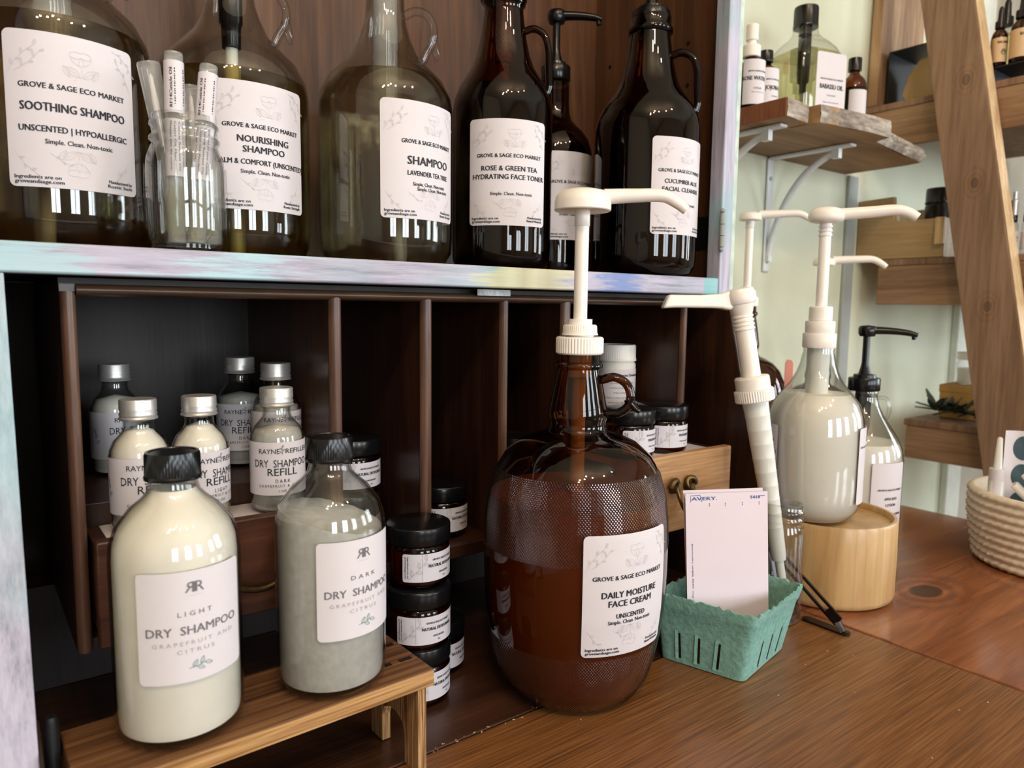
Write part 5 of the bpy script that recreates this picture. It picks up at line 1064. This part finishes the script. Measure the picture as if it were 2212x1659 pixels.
m = MB(); m.lathe([(0, 0), (.024, 0), (.026, .003), (.026, .085), (.020, .094), (.020, .10)], 36); m.build('jar_body', 'glass_jar', t, smooth=60); m = MB(); m.lathe([(0, .002), (.024, .002), (.024, .08), (0, .08)], 24); m.build('contents', 'liq_dark', t); round_cap(t, .0225, .0965, .120, 'black_plastic', .0004, 60, 'lid'); cyl_label(t, .0262, -130, .045, .06, .045, [T('GROVE & SAGE', 0, .008, .03, .003), T('ECO MARKET', 0, .002, .026, .003)], .001)
def vial(label, x, y):
    t = thing('spray_vial', label, 'bottle', (x, y, ZC_+.0003), 0, 'slim spray vials on the middle ladder shelf')
    m = MB(); m.lathe([(0, 0), (.0068, 0), (.0075, .001), (.0075, .048), (.0055, .052), (0, .052)], 24); m.build('vial_body', 'glass_clear', t, smooth=50)
    m = MB(); m.cyl(.0060, .0522, .064, 24, .0003); m.build('collar', 'black_plastic', t); m = MB(); m.lathe([(0, .0641), (.0055, .0641), (.0055, .088), (.0030, .090), (.0030, .102), (0, .103)], 20); m.build('silver_cap', 'aluminium', t, smooth=40)
    cyl_label(t, .0077, -132, .021, .030, .030, [T('GROVE & SAGE', 0, .005, .014, .0016), T('CALM', 0, -.001, .008, .0022)], .0005); return t
vial('slim spray vial nearest the ladder rail on the middle shelf', 1.4130, .4840); vial('slim spray vial next to the one by the ladder rail', 1.4170, .4650); vial('third slim spray vial, at the right edge of the picture', 1.4110, .4480)
# low shelf: card box, cup and greenery
t = thing('card_box', 'mustard yellow box behind the greenery on the lowest ladder shelf', 'box', (1.472, .530, ZD+.0003), R_(4))
m = MB(); m.box(0, .075, 0, .072, 0, .062); m.build('carton', 'yellow', t, bevel=.003); m = MB(); m.box(-.0008, .0758, -.0008, .0728, .048, .0632); m.build('carton_lid', 'yellow', t, bevel=.002)
t = thing('lidded_jar', 'clear glass jar with white lid standing on the mustard box', 'jar', (1.5100, .5620, ZD+.0640))
m = MB(); m.lathe([(0, 0), (.026, 0), (.028, .003), (.028, .040), (.026, .044), (.026, .046)], 36); m.build('jar_body', 'glass_clear', t, smooth=60); m = MB(); m.lathe([(0, .002), (.026, .002), (.026, .030), (0, .030)], 28); m.build('contents', 'cream', t); m = MB(); m.cyl(.0285, .0462, .060, 40); m.build('lid', 'white_plastic', t)
t = thing('greenery_sprig', 'dark green leafy sprig lying on the lowest ladder shelf', 'plant', (1.440, .556, ZD+.012))
m = MB(); rn = random.Random(11); m.tube(smooth_path([(.0, .042, -.004), (-.004, .01, .006), (.002, -.02, .004), (.0, -.055, -.004)], 4), .0018, 8); m.build('stem', 'leaf', t)
m = MB()
for i in range(42):
    a = rn.uniform(0, 2*PI); el = rn.uniform(-.1, 1.35); l = rn.uniform(.026, .044); w = l*.19; y0 = rn.uniform(-.055, .042)
    d = Vector((math.cos(a)*math.cos(el), math.sin(a)*math.cos(el), math.sin(el))); s = d.cross(Vector((0, 0, 1))).normalized(); u = s.cross(d); o = Vector((0, y0, .004))
    vs = []; 
    for k in range(6):
        f = k/5; c = o+d*l*f-u*l*.18*f*f*rn.uniform(.6, 1.2); ww = w*math.sin(PI*min(.97, f*.9+.06)); vs += [c-s*ww+u*w*.25, c-u*.0004, c+s*ww+u*w*.25]
    vs = [Vector((v.x, v.y, max(v.z, -.0105))) for v in vs]
    m.add(vs, [q for k in range(5) for q in ((3*k, 3*k+1, 3*k+4, 3*k+3), (3*k+1, 3*k+2, 3*k+5, 3*k+4))])
m.build('leaves', 'leaf', t, smooth=60, recalc=False)
